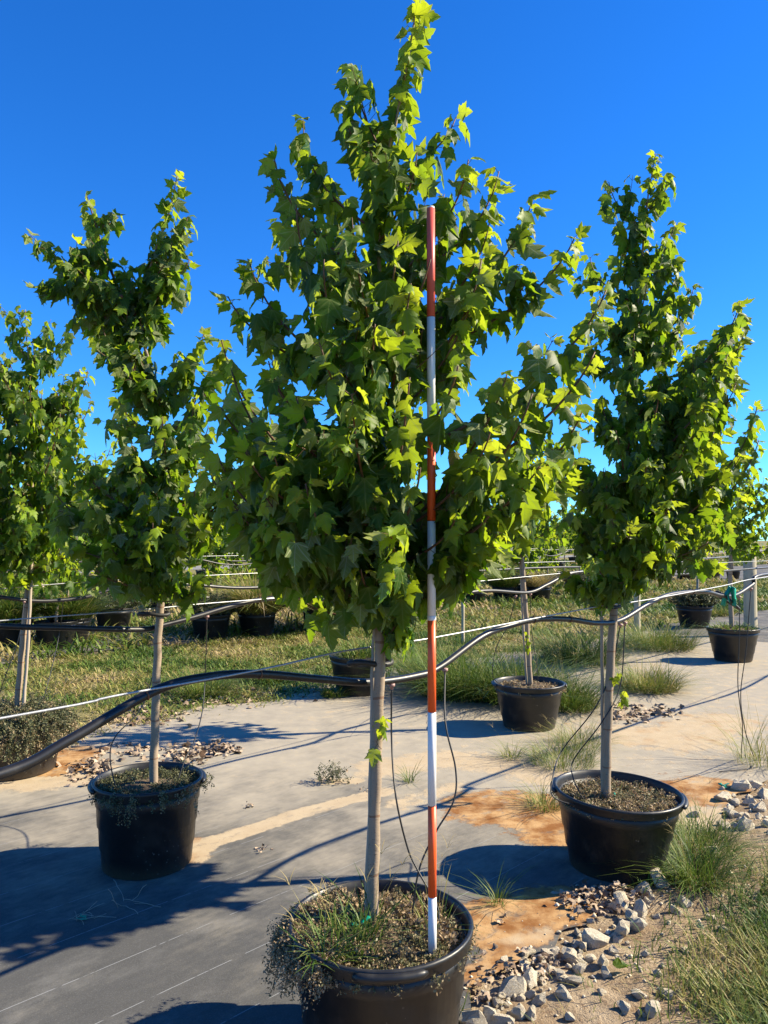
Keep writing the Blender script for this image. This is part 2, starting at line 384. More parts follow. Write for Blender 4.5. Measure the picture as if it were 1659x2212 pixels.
def fabric(name, a0, a1, da, b0f, b1f, nb, z0, fine):
    aa = np.arange(a0, a1, da); t = np.linspace(0, 1, nb); A, T = np.meshgrid(aa, t)
    B = b0f(A)*(1-T) + b1f(A)*T
    X = SA*A-CA*B; Y = CA*A+SA*B
    z = z0 + (.006*(fbm(A*2, B*5, 51)-.5)+.008*(fbm(A*.8, B*1.2, 52)-.5) if fine else 0*A)
    s, w = sand_fields(X, Y) if fine else (0*X+.15*fbm(X, Y, 8), 0*X)
    r = np.hypot(X, Y)
    # drifted silt gathers towards the open end of the bed, away from the fresh front edge
    dust = np.clip((Y-3.1)/2.4, 0, 1)*.62 + .16 + .25*np.clip((A-2.6)/3, 0, 1) if fine else 0*A+.30
    ny, nx = X.shape; i = np.arange(ny*nx).reshape(ny, nx); F = np.stack([i[:-1, :-1], i[:-1, 1:], i[1:, 1:], i[1:, :-1]], -1).reshape(-1, 4)
    me = mesh_np(name, np.stack([X, Y, z], -1).reshape(-1, 3), F, np.full(len(F), 4), True)
    s = np.maximum(s, .27*np.clip((Y-3.9)/1.3, 0, 1)*(1+.5*np.clip((A-3)/3, 0, 1))) if fine else s
    attr(me, 'dust', dust); attr(me, 'sand', s); attr(me, 'wet', w); attr(me, 'ab', np.stack([A, B, 0*A], -1).reshape(-1, 3), 'FLOAT_VECTOR')
    o = link(name, me, M['fabric']); tag(o, kind='structure'); return o
fabric('ground_fabric', -4, 13, .035, near_edge, far_edge, 150, .004, True)
fabric('ground_fabric', 12.97, 60, .5, near_edge, far_edge, 12, .003, False)
fabric('ground_fabric', -20, 80, .5, lambda a: 10.5+.4*vnoise(a*.8, a*0, 3), lambda a: 17.3+.4*vnoise(a*.8, a*0, 4), 8, .004, False)
fabric('ground_fabric', -30, 110, .8, lambda a: 21+.4*vnoise(a*.8, a*0, 13), lambda a: 29+.4*vnoise(a*.8, a*0, 14), 6, .004, False)
me = bpy.data.meshes.new('road'); me.from_pydata([AB(-60, 36, .006), AB(160, 36, .006), AB(160, 41, .006), AB(-60, 41, .006)], [], [(0, 3, 2, 1)])
tag(link('road', me, M['road']), kind='structure')

# ------------------------------------------------------------------ leaves
HALF = [(.03, -.015), (.11, -.055), (.21, -.05), (.29, .01), (.40, .05), (.355, .135), (.36, .21), (.44, .27), (.44, .34), (.55, .56), (.43, .525), (.34, .495), (.265, .515), (.225, .575), (.25, .67), (.165, .715), (.14, .82), (.06, .91)]
def leaf_arrays(seed, lod=0):
    r = np.random.default_rng(seed)
    half = HALF if lod == 0 else [(.13, -.06), (.41, .08), (.37, .22), (.55, .56), (.26, .51), (.22, .70)]
    if lod == 2: half = [(.38, .02), (.52, .50), (.24, .64)]
    ribs = [(0, 0), (0, .22), (0, .45), (0, .70), (0, 1.0)] if lod == 0 else ([(0, 0), (0, .45), (0, 1.0)] if lod == 1 else [(0, 0), (0, 1.0)])
    wid = r.uniform(.82, 1.02); P = list(ribs); nr = len(ribs); F = []
    for s in (1, -1):
        k0 = len(P); hs_ = [(s*x*wid*(1+r.normal(0, .03 if lod == 0 else 0)), y+(r.normal(0, .012) if lod == 0 else 0)) for x, y in half]; P += hs_
        chain = [0]+list(range(k0, k0+len(half)))+[nr-1]
        # fan each outline edge to the closest rib vertex
        near = [0]+[min(range(nr), key=lambda q: abs(ribs[q][1]-(hs_[j][1]*.92)) + (0 if q < nr-1 else .12)) for j in range(len(half))]+[nr-1]
        near = list(np.maximum.accumulate(near))
        for j in range(len(chain)-1):
            u, v = chain[j], chain[j+1]; n0, n1 = int(near[j]), int(near[j+1])
            if j == len(chain)-2: n1 = nr-2 if lod < 2 else 0
            if n0 == nr-1: n0 = nr-2
            tri = (u, v, n0)
            if len(set(tri)) == 3: F.append(tri if s == 1 else tri[::-1])
            for q in range(n0, min(n1, nr-1)):
                tri = (v, q+1, q)
                if len(set(tri)) == 3: F.append(tri if s == 1 else tri[::-1])
    P = np.array(P, float); x, y = P[:, 0], P[:, 1]
    fold = r.uniform(.15, .80); droop = r.uniform(.15, .60); side = r.uniform(.3, 1.1); wv = r.uniform(.01, .035)
    z = fold*np.abs(x)*(1 if r.random() < .75 else -.5) - droop*y*y - side*x*x + wv*np.sin(9*x+7*y+r.uniform(0, 6)) + r.normal(0, .012 if lod == 0 else 0, len(x))
    return np.stack([x, y*(1-.06*droop), z], 1), F, np.stack([x/wid, y, 0*x], 1)
SHAPES = {0: [leaf_arrays(100+i, 0) for i in range(7)], 1: [leaf_arrays(200+i, 1) for i in range(6)], 2: [leaf_arrays(300+i, 2) for i in range(4)]}
TINTS = [.05, .25, .45, .7, .95]
LEAFMESH = {}
def leaf_mesh(si, ti):
    if (si, ti) not in LEAFMESH:
        P, F, UV = SHAPES[0][si]; me = mesh_np('leaf', P, [i for f in F for i in f], [len(f) for f in F], True)
        attr(me, 'tint', np.full(len(P), TINTS[ti])); attr(me, 'leafuv', UV, 'FLOAT_VECTOR'); me.materials.append(M['leaf']); LEAFMESH[(si, ti)] = me
    return LEAFMESH[(si, ti)]
def foliage_mesh(name, leaves, lod, mat):
    Vs, Fs, Ts, Us = [], [], [], []; k = 0
    for (M3, p, size, tint, si) in leaves:
        P, F, UV = SHAPES[lod][si % len(SHAPES[lod])]
        Vs.append(P*size @ M3.T + p); Fs.append(np.array(F)+k); Ts.append(np.full(len(P), tint)); Us.append(UV); k += len(P)
    F = np.concatenate(Fs); me = mesh_np(name, np.concatenate(Vs), F, np.full(len(F), 3), True)
    attr(me, 'tint', np.concatenate(Ts)); attr(me, 'leafuv', np.concatenate(Us), 'FLOAT_VECTOR'); me.materials.append(mat); return me
def frame(d, n):                  # columns x, y(=leaf axis), z(=normal)
    y = d.normalized(); z = (n - y*n.dot(y)); z = z.normalized() if z.length > 1e-5 else y.orthogonal().normalized(); x = y.cross(z)
    return np.array([[x.x, y.x, z.x], [x.y, y.y, z.y], [x.z, y.z, z.z]])
rv = lambda s: Vector((random.gauss(0, s), random.gauss(0, s), random.gauss(0, s)))

def make_leaf_nodes(curve, axis, leaves, twigs, size, step, start, tintb, flip, tipw=True):
    L = 0; acc = 0; n = len(curve); tot = sum((curve[i+1]-curve[i]).length for i in range(n-1)); rot = random.uniform(0, 6.28)
    nextd = tot*start
    for i in range(n-1):
        sg = curve[i+1]-curve[i]; l = sg.length
        while nextd <= acc+l:
            t = (nextd-acc)/max(l, 1e-6); p = curve[i]+sg*t; tan = sg.normalized(); fr = nextd/tot; endw = max(0, (fr-.72)/.28) if tipw else 0
            out = Vector((p.x-axis.x, p.y-axis.y, 0)); out = out.normalized() if out.length > .03 else Vector((random.gauss(0, 1), random.gauss(0, 1), 0)).normalized()
            o1 = tan.orthogonal().normalized(); o2 = tan.cross(o1)
            for s in (0, math.pi):
                if random.random() < .10: continue
                sv = o1*math.cos(rot+s)+o2*math.sin(rot+s)
                pet = (sv*.9+tan*.55+Vector((0, 0, .15))+rv(.15)).normalized()*size*random.uniform(.22, .55)*(1-.45*endw)
                sz = size*random.uniform(.60, 1.28)*(1-.34*endw)
                dr = random.uniform(.8, 2.8)*(1-.62*endw)
                d = (sv*.62 + out*.22 + tan*(.10+.55*endw) + Vector((0, 0, -dr))+rv(.18)).normalized()
                nn = out*.30+Vector((0, 0, .5))+sv*.75+rv(.45)
                if random.random() < flip: nn = -nn + rv(.5)
                tint = min(1, max(0, random.gauss(tintb, .13) + .6*endw))
                leaves.append((frame(d, nn), np.array(p+pet), sz, tint, random.randrange(7)))
                twigs.append((p, p+pet))
            rot += math.pi/2 + random.gauss(0, .2); nextd += step*(1-.5*endw)*random.uniform(.8, 1.2)
        acc += l
def bez(S, c, T, n=10): return [S*(1-t)**2+c*2*t*(1-t)+T*t*t for t in [i/n for i in range(n+1)]]

def build_tree(label, base, trunk, tips, fill, crown_z, lsize, step, n_ind, seed, r0, lod=0, reject=None, tintb=.25, flip=.12, twign=1.0, sprouts=(), group=None, forks=()):
    random.seed(seed); origin = Vector(base)
    root = empty('maple_tree', origin, label, 'tree', group)
    tr = spline(trunk, 8); m = len(tr); zt = [p.z for p in tr]
    tb = MB(origin); rad = [(r0*(1-.10*(zt[i]-zt[0])/max(.1, crown_z-zt[0])) if zt[i] < crown_z else r0*.9*(1-.93*((zt[i]-crown_z)/(zt[-1]-crown_z))**.8))+.0010 for i in range(m)]
    tb.tube([p+Vector((math.sin(i*1.7), math.cos(i*1.1), 0))*.0018 for i, p in enumerate(tr)], rad, 12)
    tk = tb.build('trunk', M['bark'], root)
    def trunk_at(z):
        for i in range(m-1):
            if zt[i] <= z <= zt[i+1]: t = (z-zt[i])/max(1e-6, zt[i+1]-zt[i]); return tr[i].lerp(tr[i+1], t), rad[i]
        return (tr[-1], rad[-1]) if z > zt[-1] else (tr[0], rad[0])
    leaves, pets = [], []; tw = MB(origin); blist = []
    T = [Vector(t) for t in tips]
    for (r_, z_) in fill:
        a = random.uniform(0, 6.28); c0, _ = trunk_at(z_); T.append(Vector((c0.x+r_*math.cos(a), c0.y+r_*math.sin(a), z_)))
    for tip in T:
        c0, _ = trunk_at(tip.z); hr = math.hypot(tip.x-c0.x, tip.y-c0.y)
        zs = max(crown_z+random.uniform(0, .12), tip.z-random.uniform(.45, .8)*(hr*1.1+.22)*min(1, max(.18, (tip.z-crown_z)/1.0))); zs = min(zs, zt[-1]-.05)
        S, rr = trunk_at(zs); hv = Vector((tip.x-S.x, tip.y-S.y, 0))
        Cc = S+hv*.84+Vector((0, 0, (tip.z-S.z)*.42 - (.10*hr if tip.z-S.z < .1 else 0)))+rv(.02)
        cv = bez(S, Cc, tip, 12); L = sum((cv[i+1]-cv[i]).length for i in range(12)); rb = min(rr*.5, .0022+.0045*L)
        bm_ = MB(origin); bm_.tube(cv, [rb*(1-.8*i/12)+.0012 for i in range(13)], 6); blist.append(bm_)
        make_leaf_nodes(cv, c0, leaves, pets, lsize, step, .12 if L > .4 else .05, tintb, flip)
        nt_ = int(L/.15*twign)
        for q in range(nt_):
            t = random.uniform(.15, .60); i = int(t*12); p = cv[i]; tan = (cv[i+1]-cv[i]).normalized()
            sv = (tan.cross(rv(1))).normalized(); l = random.uniform(.08, .22)*(1.1-.4*t)
            e = p+(tan*.65+sv*.75+Vector((0, 0, .25))).normalized()*l; tc = bez(p, p.lerp(e, .5)+sv*.02, e, 4)
            tw.tube(tc, [.0022, .002, .0018, .0015, .001], 4, False)
            make_leaf_nodes(tc, c0, leaves, pets, lsize*.92, step*.9, .3, tintb+.02, flip)
    for fk in forks:               # second leaders with their own leaves
        cv = spline(fk, 6); bm_ = MB(origin); bm_.tube(cv, [r0*.42*(1-.85*i/(len(cv)-1))+.0012 for i in range(len(cv))], 7); blist.append(bm_)
        make_leaf_nodes(cv, trunk_at(cv[0].z)[0], leaves, pets, lsize, step*.8, .1, tintb, flip)
        for q in range(int(13*twign)):
            i = random.randrange(2, len(cv)-3); p = cv[i]; tan = (cv[i+1]-cv[i]).normalized(); sv = tan.cross(rv(1)).normalized()
            e = p+(tan*.6+sv*.8).normalized()*random.uniform(.10, .22); tc = bez(p, p.lerp(e, .5), e, 4); tw.tube(tc, [.0022, .002, .0018, .0015, .001], 4, False)
            make_leaf_nodes(tc, p, leaves, pets, lsize*.9, step*.9, .3, tintb, flip)
    top = [p for p in tr if p.z > crown_z+.25]
    if len(top) > 3: make_leaf_nodes(top, trunk_at(top[0].z)[0], leaves, pets, lsize*.95, step*.75, 0, tintb, flip)
    for sp in sprouts:
        cv = [Vector(p) for p in sp]; tw.tube(cv, .0014, 4, False); make_leaf_nodes(cv, cv[0]-Vector((.1, 0, 0)), leaves, pets, lsize*.55, .03, .3, .7, .1)
    keep = [i for i, lf in enumerate(leaves) if reject is None or not reject(lf)]
    leaves = [leaves[i] for i in keep]; pets = [pets[i] for i in keep]
    for a, b in pets: tw.tube([a, b], [.0011, .0008], 3, False)
    for bm_ in blist: bm_.build('branch', M['twig'], root)
    tw.build('twigs', M['twig'], root)['kind'] = 'stuff'
    # the leaves that show largest become single parts
    ind = set()
    if n_ind:
        best = {}; info = []
        for i, (M3, p, sz, ti, si) in enumerate(leaves):
            c = p + M3[:, 1]*sz*.45; d = c-np.array(CAM); Y = d[1]; px = d[0]/Y*FPX; py = d[2]/Y*FPX
            face = abs(np.dot(M3[:, 2], d/np.linalg.norm(d))); info.append((sz/Y*(.35+.65*face), Y, (int(px//28), int(py//28))))
            best.setdefault(info[-1][2], []).append((Y, i))
        vis = set()
        for cell, l in best.items():
            for Y, i in sorted(l)[:2]: vis.add(i)
        ind = set(sorted(vis, key=lambda i: -info[i][0])[:n_ind])
    for i in ind:
        M3, p, sz, ti, si = leaves[i]; me = leaf_mesh(si, min(range(5), key=lambda q: abs(TINTS[q]-ti)))
        o = bpy.data.objects.new('leaf', me); C.objects.link(o); o.parent = root
        lp = p-np.array(origin)
        o.matrix_local = Matrix([[M3[0, 0]*sz, M3[0, 1]*sz, M3[0, 2]*sz, lp[0]], [M3[1, 0]*sz, M3[1, 1]*sz, M3[1, 2]*sz, lp[1]], [M3[2, 0]*sz, M3[2, 1]*sz, M3[2, 2]*sz, lp[2]], [0, 0, 0, 1]])
    rest = [(a, p-np.array(origin), s, t, q) for i, (a, p, s, t, q) in enumerate(leaves) if i not in ind]
    me = foliage_mesh('foliage', rest, lod, M['leaf'] if lod == 0 else M['leaf_far']); o = link('foliage', me, None, root); o['kind'] = 'stuff'
    print('tree', label, len(leaves)); return root

# ------------------------------------------------------------------ pots
def lumpy_soil(mb, r, z, n=28, h=.02, seed=1):
    vs_ = [(0, 0, z+h)]; fs = []
    rings = 7
    for i in range(1, rings+1):
        for k_ in range(n):
            a = 2*math.pi*k_/n; rr = r*i/rings
            vs_.append((rr*math.cos(a), rr*math.sin(a), z + h*(1-(i/rings)**2) + (.016*(float(vnoise(rr*22*math.cos(a)+50, rr*22*math.sin(a)+50, seed))-.5) if i < rings else 0)))
    for k_ in range(n): fs.append((0, 1+k_, 1+(k_+1) % n))
    for i in range(rings-1):
        for k_ in range(n): fs.append((1+i*n+k_, 1+(i+1)*n+k_, 1+(i+1)*n+(k_+1) % n, 1+i*n+(k_+1) % n))
    mb.add(vs_, fs)
def pot(loc, rt, rb, h, label, soil_drop=.05, tilt=(0, 0), grips=(), group='black nursery pots', seed=1, oval=0.0, n=56):
    root = empty('nursery_pot', loc, label, 'pot', group); root.rotation_euler = (tilt[0], tilt[1], 0)
    ph = seed*1.7
    wob = lambda a, z: 1+.010*math.sin(2*a+ph)+.007*math.sin(3*a+ph*2)*z/h + oval*math.cos(2*a)
    lp = lambda t: rb+(rt-rb)*t
    prof = [(rb*.93, .0), (rb-.002, .008), (lp(.245)-.004, h*.245), (lp(.25)+.001, h*.252), (lp(.50)-.003, h*.50), (lp(.505)+.003, h*.508), (lp(.745)-.002, h*.745), (lp(.75)+.004, h*.753), (lp(.90)+.001, h*.90)]
    mb = MB(); mb.lathe(prof+[(lp(.90)-.012, h*.90), (lp(.5)-.012, h*.5), (rb-.01, .02)], n, wob=wob); mb.build('body', M['pot'], root)
    rm = MB(); rm.lathe([(rt-.010, h*.885), (rt+.004, h*.89), (rt+.0065, h*.897), (rt+.007, h*.955), (rt+.011, h*.965), (rt+.012, h*.985), (rt+.008, h*.998), (rt+.002, h), (rt-.003, h-.003), (rt-.007, h*.95), (rt-.014, h*.885)], n, wob=wob); rim = rm.build('rim', M['pot'], root)
    for g in grips:
        gm = MB(); steps = 12; w = .16; pts = []
        for i in range(steps+1):
            a = g+(i/steps-.5)*w/rt*1.3; e = 1 if 1 < i < steps-1 else 0
            rr = (rt+.016)*wob(a, h); pts.append(Vector((rr*math.cos(a), rr*math.sin(a), h*.955)))
        gm.tube(pts, [.006]+[.013]*(steps-1)+[.006], 8); gm.build('grip', M['pot'], rim)
    sm = MB(); lumpy_soil(sm, lp((h-soil_drop)/h)-.014, h-soil_drop, seed=seed); sm.build('soil', M['soil'], root)
    return root

P_front = Vector((-.012, 2.53, 0)); P_right = G(1328, 1866); P_left = G(318, 1864); P_mid = G(1143, 1570); P_br = G(1584, 1427); P_bl = G(28, 1664); P_cb = G(775, 1496)
for p in (P_right, P_left, P_mid, P_br, P_bl, P_cb): p.z = .004
P_front.z = .004; P_right.z = -.012
print('pots', P_right, P_left, P_mid, P_br, P_bl, P_cb)
H_F, H_R, H_L = .40, .385, .425
pot(P_front, .288, .238, H_F, 'large black nursery pot of grass and dry weeds holding the measuring pole', .055, grips=(R(-84), R(96)), seed=2)
pot(P_right, .305, .225, H_R, 'black nursery pot with tilted rim standing among stones and grass', .075, tilt=(R(1.0), R(2.6)), grips=(R(-15), R(165)), seed=4)
pot(P_left, .262, .222, H_L, 'black nursery pot with small weeds spilling over its rim, ringed by dead leaves', .05, grips=(R(200), R(20)), seed=6)
pot(P_mid, .300, .225, .385, 'black nursery pot of dry crumbly soil beside a tall grass thicket', .05, grips=(R(0), R(180)), seed=3)
pot(P_br, .325, .235, .44, 'wide black nursery pot in front of the thick wooden post', .03, seed=8)
pot(P_bl, .315, .285, .34, 'black nursery pot buried under a mound of fine grey-green weeds', .02, seed=9)
pot(P_cb, .31, .24, .40, 'black nursery pot overgrown with grass at the edge of the lawn', .06, seed=10)

# ------------------------------------------------------------------ main trees
def ztip(px, py, Y): return at(px, py, Y)
YF = 2.60
PX, PY = .148, 2.40               # the measuring pole
def rej_pole(lf):
    c = lf[1] + lf[0][:, 1]*lf[2]*.5; Y = c[1]
    tp = lf[1] + lf[0][:, 1]*lf[2]
    if -.14 < c[0] < .005 and min(tp[2], c[2]) < 1.285 and c[2] > 1.15: return True   # leaves kept clear of the hose tie
    if Y > PY+.05: return False
    if abs(c[0]/Y - PX/PY) < (.047)/Y: 
        z = CAM.z + (c[2]-CAM.z)*PY/Y
        return not (1.455 < z-0 < 1.50 and False) and not (1.955 < z < 2.03) and not (1.42 < z < 1.56)
    return False
tips = [(760,150,0),(735,225,-.08),(655,262,.05),(592,340,-.08),(540,572,.05),(492,640,.12),(478,735,.18),(500,800,-.1),(985,254,0),(1012,345,-.12),(1078,370,.08),(1152,428,0),(1242,512,.05),(1312,622,-.05),(1285,760,-.22),(1262,880,-.12),(1240,1000,.02),(1200,1080,-.1),
        (640,440,-.2),(610,470,.2),(700,560,-.3),(478,880,-.15),(520,930,-.3),(760,850,-.52),(908,1010,-.5),(545,1050,-.22),(590,1010,-.4),(810,700,-.42),(990,790,-.38),(1095,810,-.3),(885,815,-.5),(690,740,-.4),(1062,1140,-.3),(1140,1120,-.12),(840,1150,-.5),(985,1150,-.36),(660,1080,-.45),
        (600,1170,-.2),(655,1230,-.1),(740,1270,-.15),(860,1340,-.1),(852,1392,-.06),(876,1368,-.12),(700,1255,-.15),(1030,1240,-.2),(900,1310,-.15),(960,1250,-.2),(1010,1250,-.1),(780,1230,-.35),(880,1230,-.35),(1060,930,-.4),(1150,850,-.3),(1170,1000,-.3),(720,930,-.5),(640,860,-.4),(580,780,-.25),(930,560,-.3),(860,520,-.3),(760,470,-.25),(1040,560,-.2),(800,330,-.12),(900,330,-.15),(820,270,.1),(1060,460,.1),(960,420,.1),(690,480,.1),(1020,650,-.2),(640,950,.25),(470,980,-.05),(455,1060,.0),(500,1120,-.1),(530,1010,-.35),(575,1110,-.3),(440,960,.1)]
tips = [ztip(x, y-(35 if y > 1000 and not 730 < x < 910 else 0), YF+d) for x, y, d in tips]
fill = [(random.uniform(.22, .52), z) for z in np.linspace(1.45, 2.6, 12)]
trunkF = [Vector((-.040, 2.585, .33))]+[at(x, y, YF) for x, y in [(811,1700),(820,1440),(828,1000),(819,560),(821,390),(850,285),(882,130),(902,-18)]]
build_tree('tall young maple with a bright leader rising beside the red and white pole', (-.040, 2.585, .34), trunkF, tips, fill, 1.24, 0.088, .044, 300, 11, .0195, reject=rej_pole, tintb=.30, flip=.12, twign=.75,
           sprouts=[[at(815, 1600, YF-.02), at(822, 1570, YF-.03), at(829, 1555, YF-.04)], [at(812, 1600, YF-.02), at(818, 1612, YF-.03), at(824, 1618, YF-.04)]])
YR = P_right.y
tips = [(1315,393,0),(1330,480,0),(1445,385,0),(1460,480,.1),(1462,560,0),(1350,560,.1),(1275,555,.15),(1290,650,.2),(1500,620,0),(1440,660,-.2),(1470,700,.1),(1556,715,0),(1560,790,.1),(1590,828,0),(1530,880,-.2),(1636,875,.1),(1640,950,.0),(1600,985,-.1),(1540,1050,-.25),(1600,1070,.1),(1530,1170,-.1),(1480,1140,-.3),(1250,1170,.1),(1275,1000,.2),(1300,860,.1),(1245,1090,.2),(1400,990,-.5),(1425,850,-.45),(1450,1080,-.5),(1360,1140,-.4),(1325,1250,-.1),(1390,1230,-.2),(1370,720,-.3),(1340,700,.1),(1330,930,-.4),(1310,1080,-.35),(1480,960,-.4),(1500,800,-.3),(1400,600,-.15),(1440,1190,-.3),(1500,1080,.2),(1560,930,.2)]
tips = [ztip(x, y, YR+d) for x, y, d in tips]
fill = [(random.uniform(.2, .6), z) for z in np.linspace(1.45, 2.8, 30)]
trunkR = [at(x, y, YR) for x, y in [(1309,1735),(1313,1560),(1325,1330),(1346,1130),(1364,800),(1384,600),(1396,450),(1416,332)]]
trunkR[0].z = .30
sprR = [[at(1325,1530,YR-.02), at(1340,1510,YR-.03), at(1352,1490,YR-.04)], [at(1324,1480,YR-.02), at(1332,1470,YR-.03), at(1336,1455,YR-.04)]]
build_tree('dense dark maple with a narrow spire growing in the pot beside the stones', trunkR[0], trunkR, tips, fill, 1.22, .082, .040, 300, 12, .0215, tintb=.20, flip=.06, twign=1.25, sprouts=sprR)
YL = P_left.y
tips = [(200,560,0),(240,620,-.1),(180,640,.1),(260,700,0),(220,700,-.1),(300,600,.05),(160,600,-.1),(330,560,0),(350,520,.1),(390,520,-.05),(370,600,0),(290,740,-.1),(405,470,0),(410,560,0),(440,720,0),(470,790,.05),(110,1050,-.2),(190,1080,-.4),(150,960,-.1),(250,930,-.2),(115,1120,0),(435,1262,-.2),(480,1000,.05),(450,920,0),(300,1010,-.4),(230,1170,-.3),(420,1060,-.3),(300,1200,-.35),(250,1240,-.1),(160,1180,-.1),(420,860,-.1),(270,820,0),(285,760,-.1),(255,860,.1),(330,700,.05),(290,640,0),(345,620,.1),(240,700,.1),(350,900,-.25),(390,760,0),(370,1230,-.3),(200,1000,.2),(500,1080,.1),(470,1130,.2),(330,1130,-.45),(400,1300,-.15)]
tips = [ztip(x, y, YL+d) for x, y, d in tips]
fill = [(random.uniform(.15, .5), z) for z in np.linspace(1.45, 2.2, 18)]
trunkL = [at(x, y, YL) for x, y in [(331,1668),(337,1500),(344,1340),(362,1170),(352,960),(325,800),(305,690),(330,560),(368,450),(382,380)]]
trunkL[0].z = .34
forkL = [[at(x, y, YL) for x, y in [(306,700),(265,640),(230,560),(205,480),(188,425)]], [at(x, y, YL-.1) for x, y in [(265,640),(200,640),(150,600),(115,545)]]]
build_tree('forked maple with two leaning leaders and pale leaf undersides over the ring of dead leaves', trunkL[0], trunkL, tips, fill, 1.25, .086, .044, 300, 13, .0205, tintb=.22, flip=.24, twign=1.15, forks=forkL, reject=lambda lf: lf[1][2]+lf[0][2, 1]*lf[2] < 1.29 and abs(lf[1][0]+1.12) < .13)
YB = P_bl.y
tips = [(40,665,0),(110,690,.1),(160,690,0),(190,800,0),(140,750,.1),(185,1000,0),(130,1000,-.3),(30,1050,-.4),(60,1100,-.4),(0,900,-.2),(-60,800,0),(-80,1000,0),(100,1150,-.2),(135,1200,0),(60,1250,0),(90,850,-.3),(20,780,-.2),(200,1080,.2),(-40,1150,0),(-100,1100,0),(30,700,0),(70,740,-.2)]
tips = [ztip(x, y, YB+d) for x, y, d in tips]
fill = [(random.uniform(.2, .60), z) for z in np.linspace(1.4, 3.0, 60)]
trunkB = [at(x, y, YB) for x, y in [(36,1545),(48,1400),(60,1270),(72,950),(62,800),(55,668)]]
build_tree('bushy light green maple rising from the weed-covered pot', trunkB[0], trunkB, tips, fill, 1.25, .080, .055, 300, 14, .0215, lod=1, tintb=.32, flip=.06, twign=1.05)
YBR = P_br.y
c = at(1580, 1345, YBR); fill = [(random.uniform(.2, .85)*(1-.55*(z-1.5)/1.6), z) for z in np.linspace(1.5, 2.6, 44)]
build_tree('maple with a rounded crown in the wide pot before the thick wooden post', (c.x, c.y, .40), [Vector((c.x, c.y, .40)), Vector((c.x, c.y, 1.3)), Vector((c.x+.1, c.y, 2.0)), Vector((c.x+.35, c.y, 2.75))], [], fill, 1.35, .09, .10, 0, 15, .03, lod=1, tintb=.3, flip=.05, twign=.6)
YM = P_mid.y
fill = [(random.uniform(.2, .65)*(1-.6*(z-1.5)/1.6), z) for z in np.linspace(1.5, 2.5, 40)]
trunkM = [at(1146, 1485, YM), at(1138, 1350, YM), at(1129, 1230, YM), at(1120, 1050, YM), at(1110, 930, YM)]
build_tree('slim maple in the crumbly-soil pot, a tuft of sprouts halfway up its trunk', trunkM[0], trunkM, [], fill, 1.38, .085, .09, 0, 16, .021, lod=1, tintb=.3, flip=.05, twign=.6, sprouts=[[at(1136,1390,YM-.02), at(1140,1375,YM-.04), at(1139,1360,YM-.05)], [at(1138,1410,YM-.02), at(1142,1400,YM-.04), at(1142,1385,YM-.05)]])

# ------------------------------------------------------------------ far rows of potted maples
random.seed(21)
protos = []
def far_tree(k_):
    H = [3.1, 3.3, 2.9, 3.2][k_]; fill = [(random.uniform(.15, .62)*max(.18, 1-.75*max(0, z-1.7)/1.5), z) for z in np.linspace(1.25 if k_ % 2 else .75, H-.1, 46)]
    return build_tree('young potted maple in the far rows beyond the lawn', (0, 0, .38), [Vector((0, 0, .38)), Vector((.03, 0, 1.2)), Vector((.02, .03, 2.1)), Vector((.08, 0, H))], [], fill, 1.2 if k_ % 2 else .65, .11, .115, 0, 30+k_, .024, lod=2, tintb=.30, flip=.05, twign=.55, group='maples in the far rows')
for k_ in range(4): protos.append(far_tree(k_))
def copy_tree(root, loc, rz, s=1.0):
    c = root.copy(); C.objects.link(c); c.location = loc; c.rotation_euler = (0, 0, rz); c.scale = (s, s, s)
    for ch in list(root.children):
        d = ch.copy(); C.objects.link(d); d.parent = c
        for g in list(ch.children): e = g.copy(); C.objects.link(e); e.parent = d
    return c
far_pot = pot((0, 0, 0), .30, .235, .40, 'black pot of a young maple in the far rows', .05, group='pots in the far rows', seed=5, n=24)
spots = []
for b in (11.7, 13.7, 15.7):
    for i in range(15):
        a = 2.6+i*2.15+random.uniform(-.2, .2)
        if (b == 11.7 and i in (2, 3, 5, 8)) : continue
        if random.random() < .12: continue
        spots.append((a, b+random.uniform(-.15, .15)))
for b in (22.5, 24.6, 27):
    for i in range(14):
        a = 8+i*3.2+random.uniform(-.5, .5); spots.append((a, b))
used = [False]*4; potused = False
ROW = {11.7: 'first row beyond the lawn', 13.7: 'second row beyond the lawn', 15.7: 'third row beyond the lawn', 22.5: 'first row of the far bed', 24.6: 'middle row of the far bed', 27: 'last row before the road'}
for i, (a, b) in enumerate(spots):
    p = AB(a, b, .004); k_ = i % 4; s = random.uniform(.9, 1.08)
    X, Y = p.x, p.y
    if Y < 4 or abs(X/Y) > .62: continue
    q = Vector((p.x, p.y, .38)); rw = ROW[min(ROW, key=lambda v: abs(v-b))]
    if not used[k_]: used[k_] = True; protos[k_].location = q; protos[k_].rotation_euler = (0, 0, random.uniform(0, 6)); tr_ = protos[k_]
    else: tr_ = copy_tree(protos[k_], q, random.uniform(0, 6), s)
    tag(tr_, 'young potted maple in the '+rw, None, 'maples in the '+rw)
    if not potused: potused = True; far_pot.location = p; pt_ = far_pot
    else: pt_ = copy_tree(far_pot, p, random.uniform(0, 6), random.uniform(.9, 1.1))
    tag(pt_, 'black pot holding a young maple in the '+rw, None, 'pots in the '+rw)

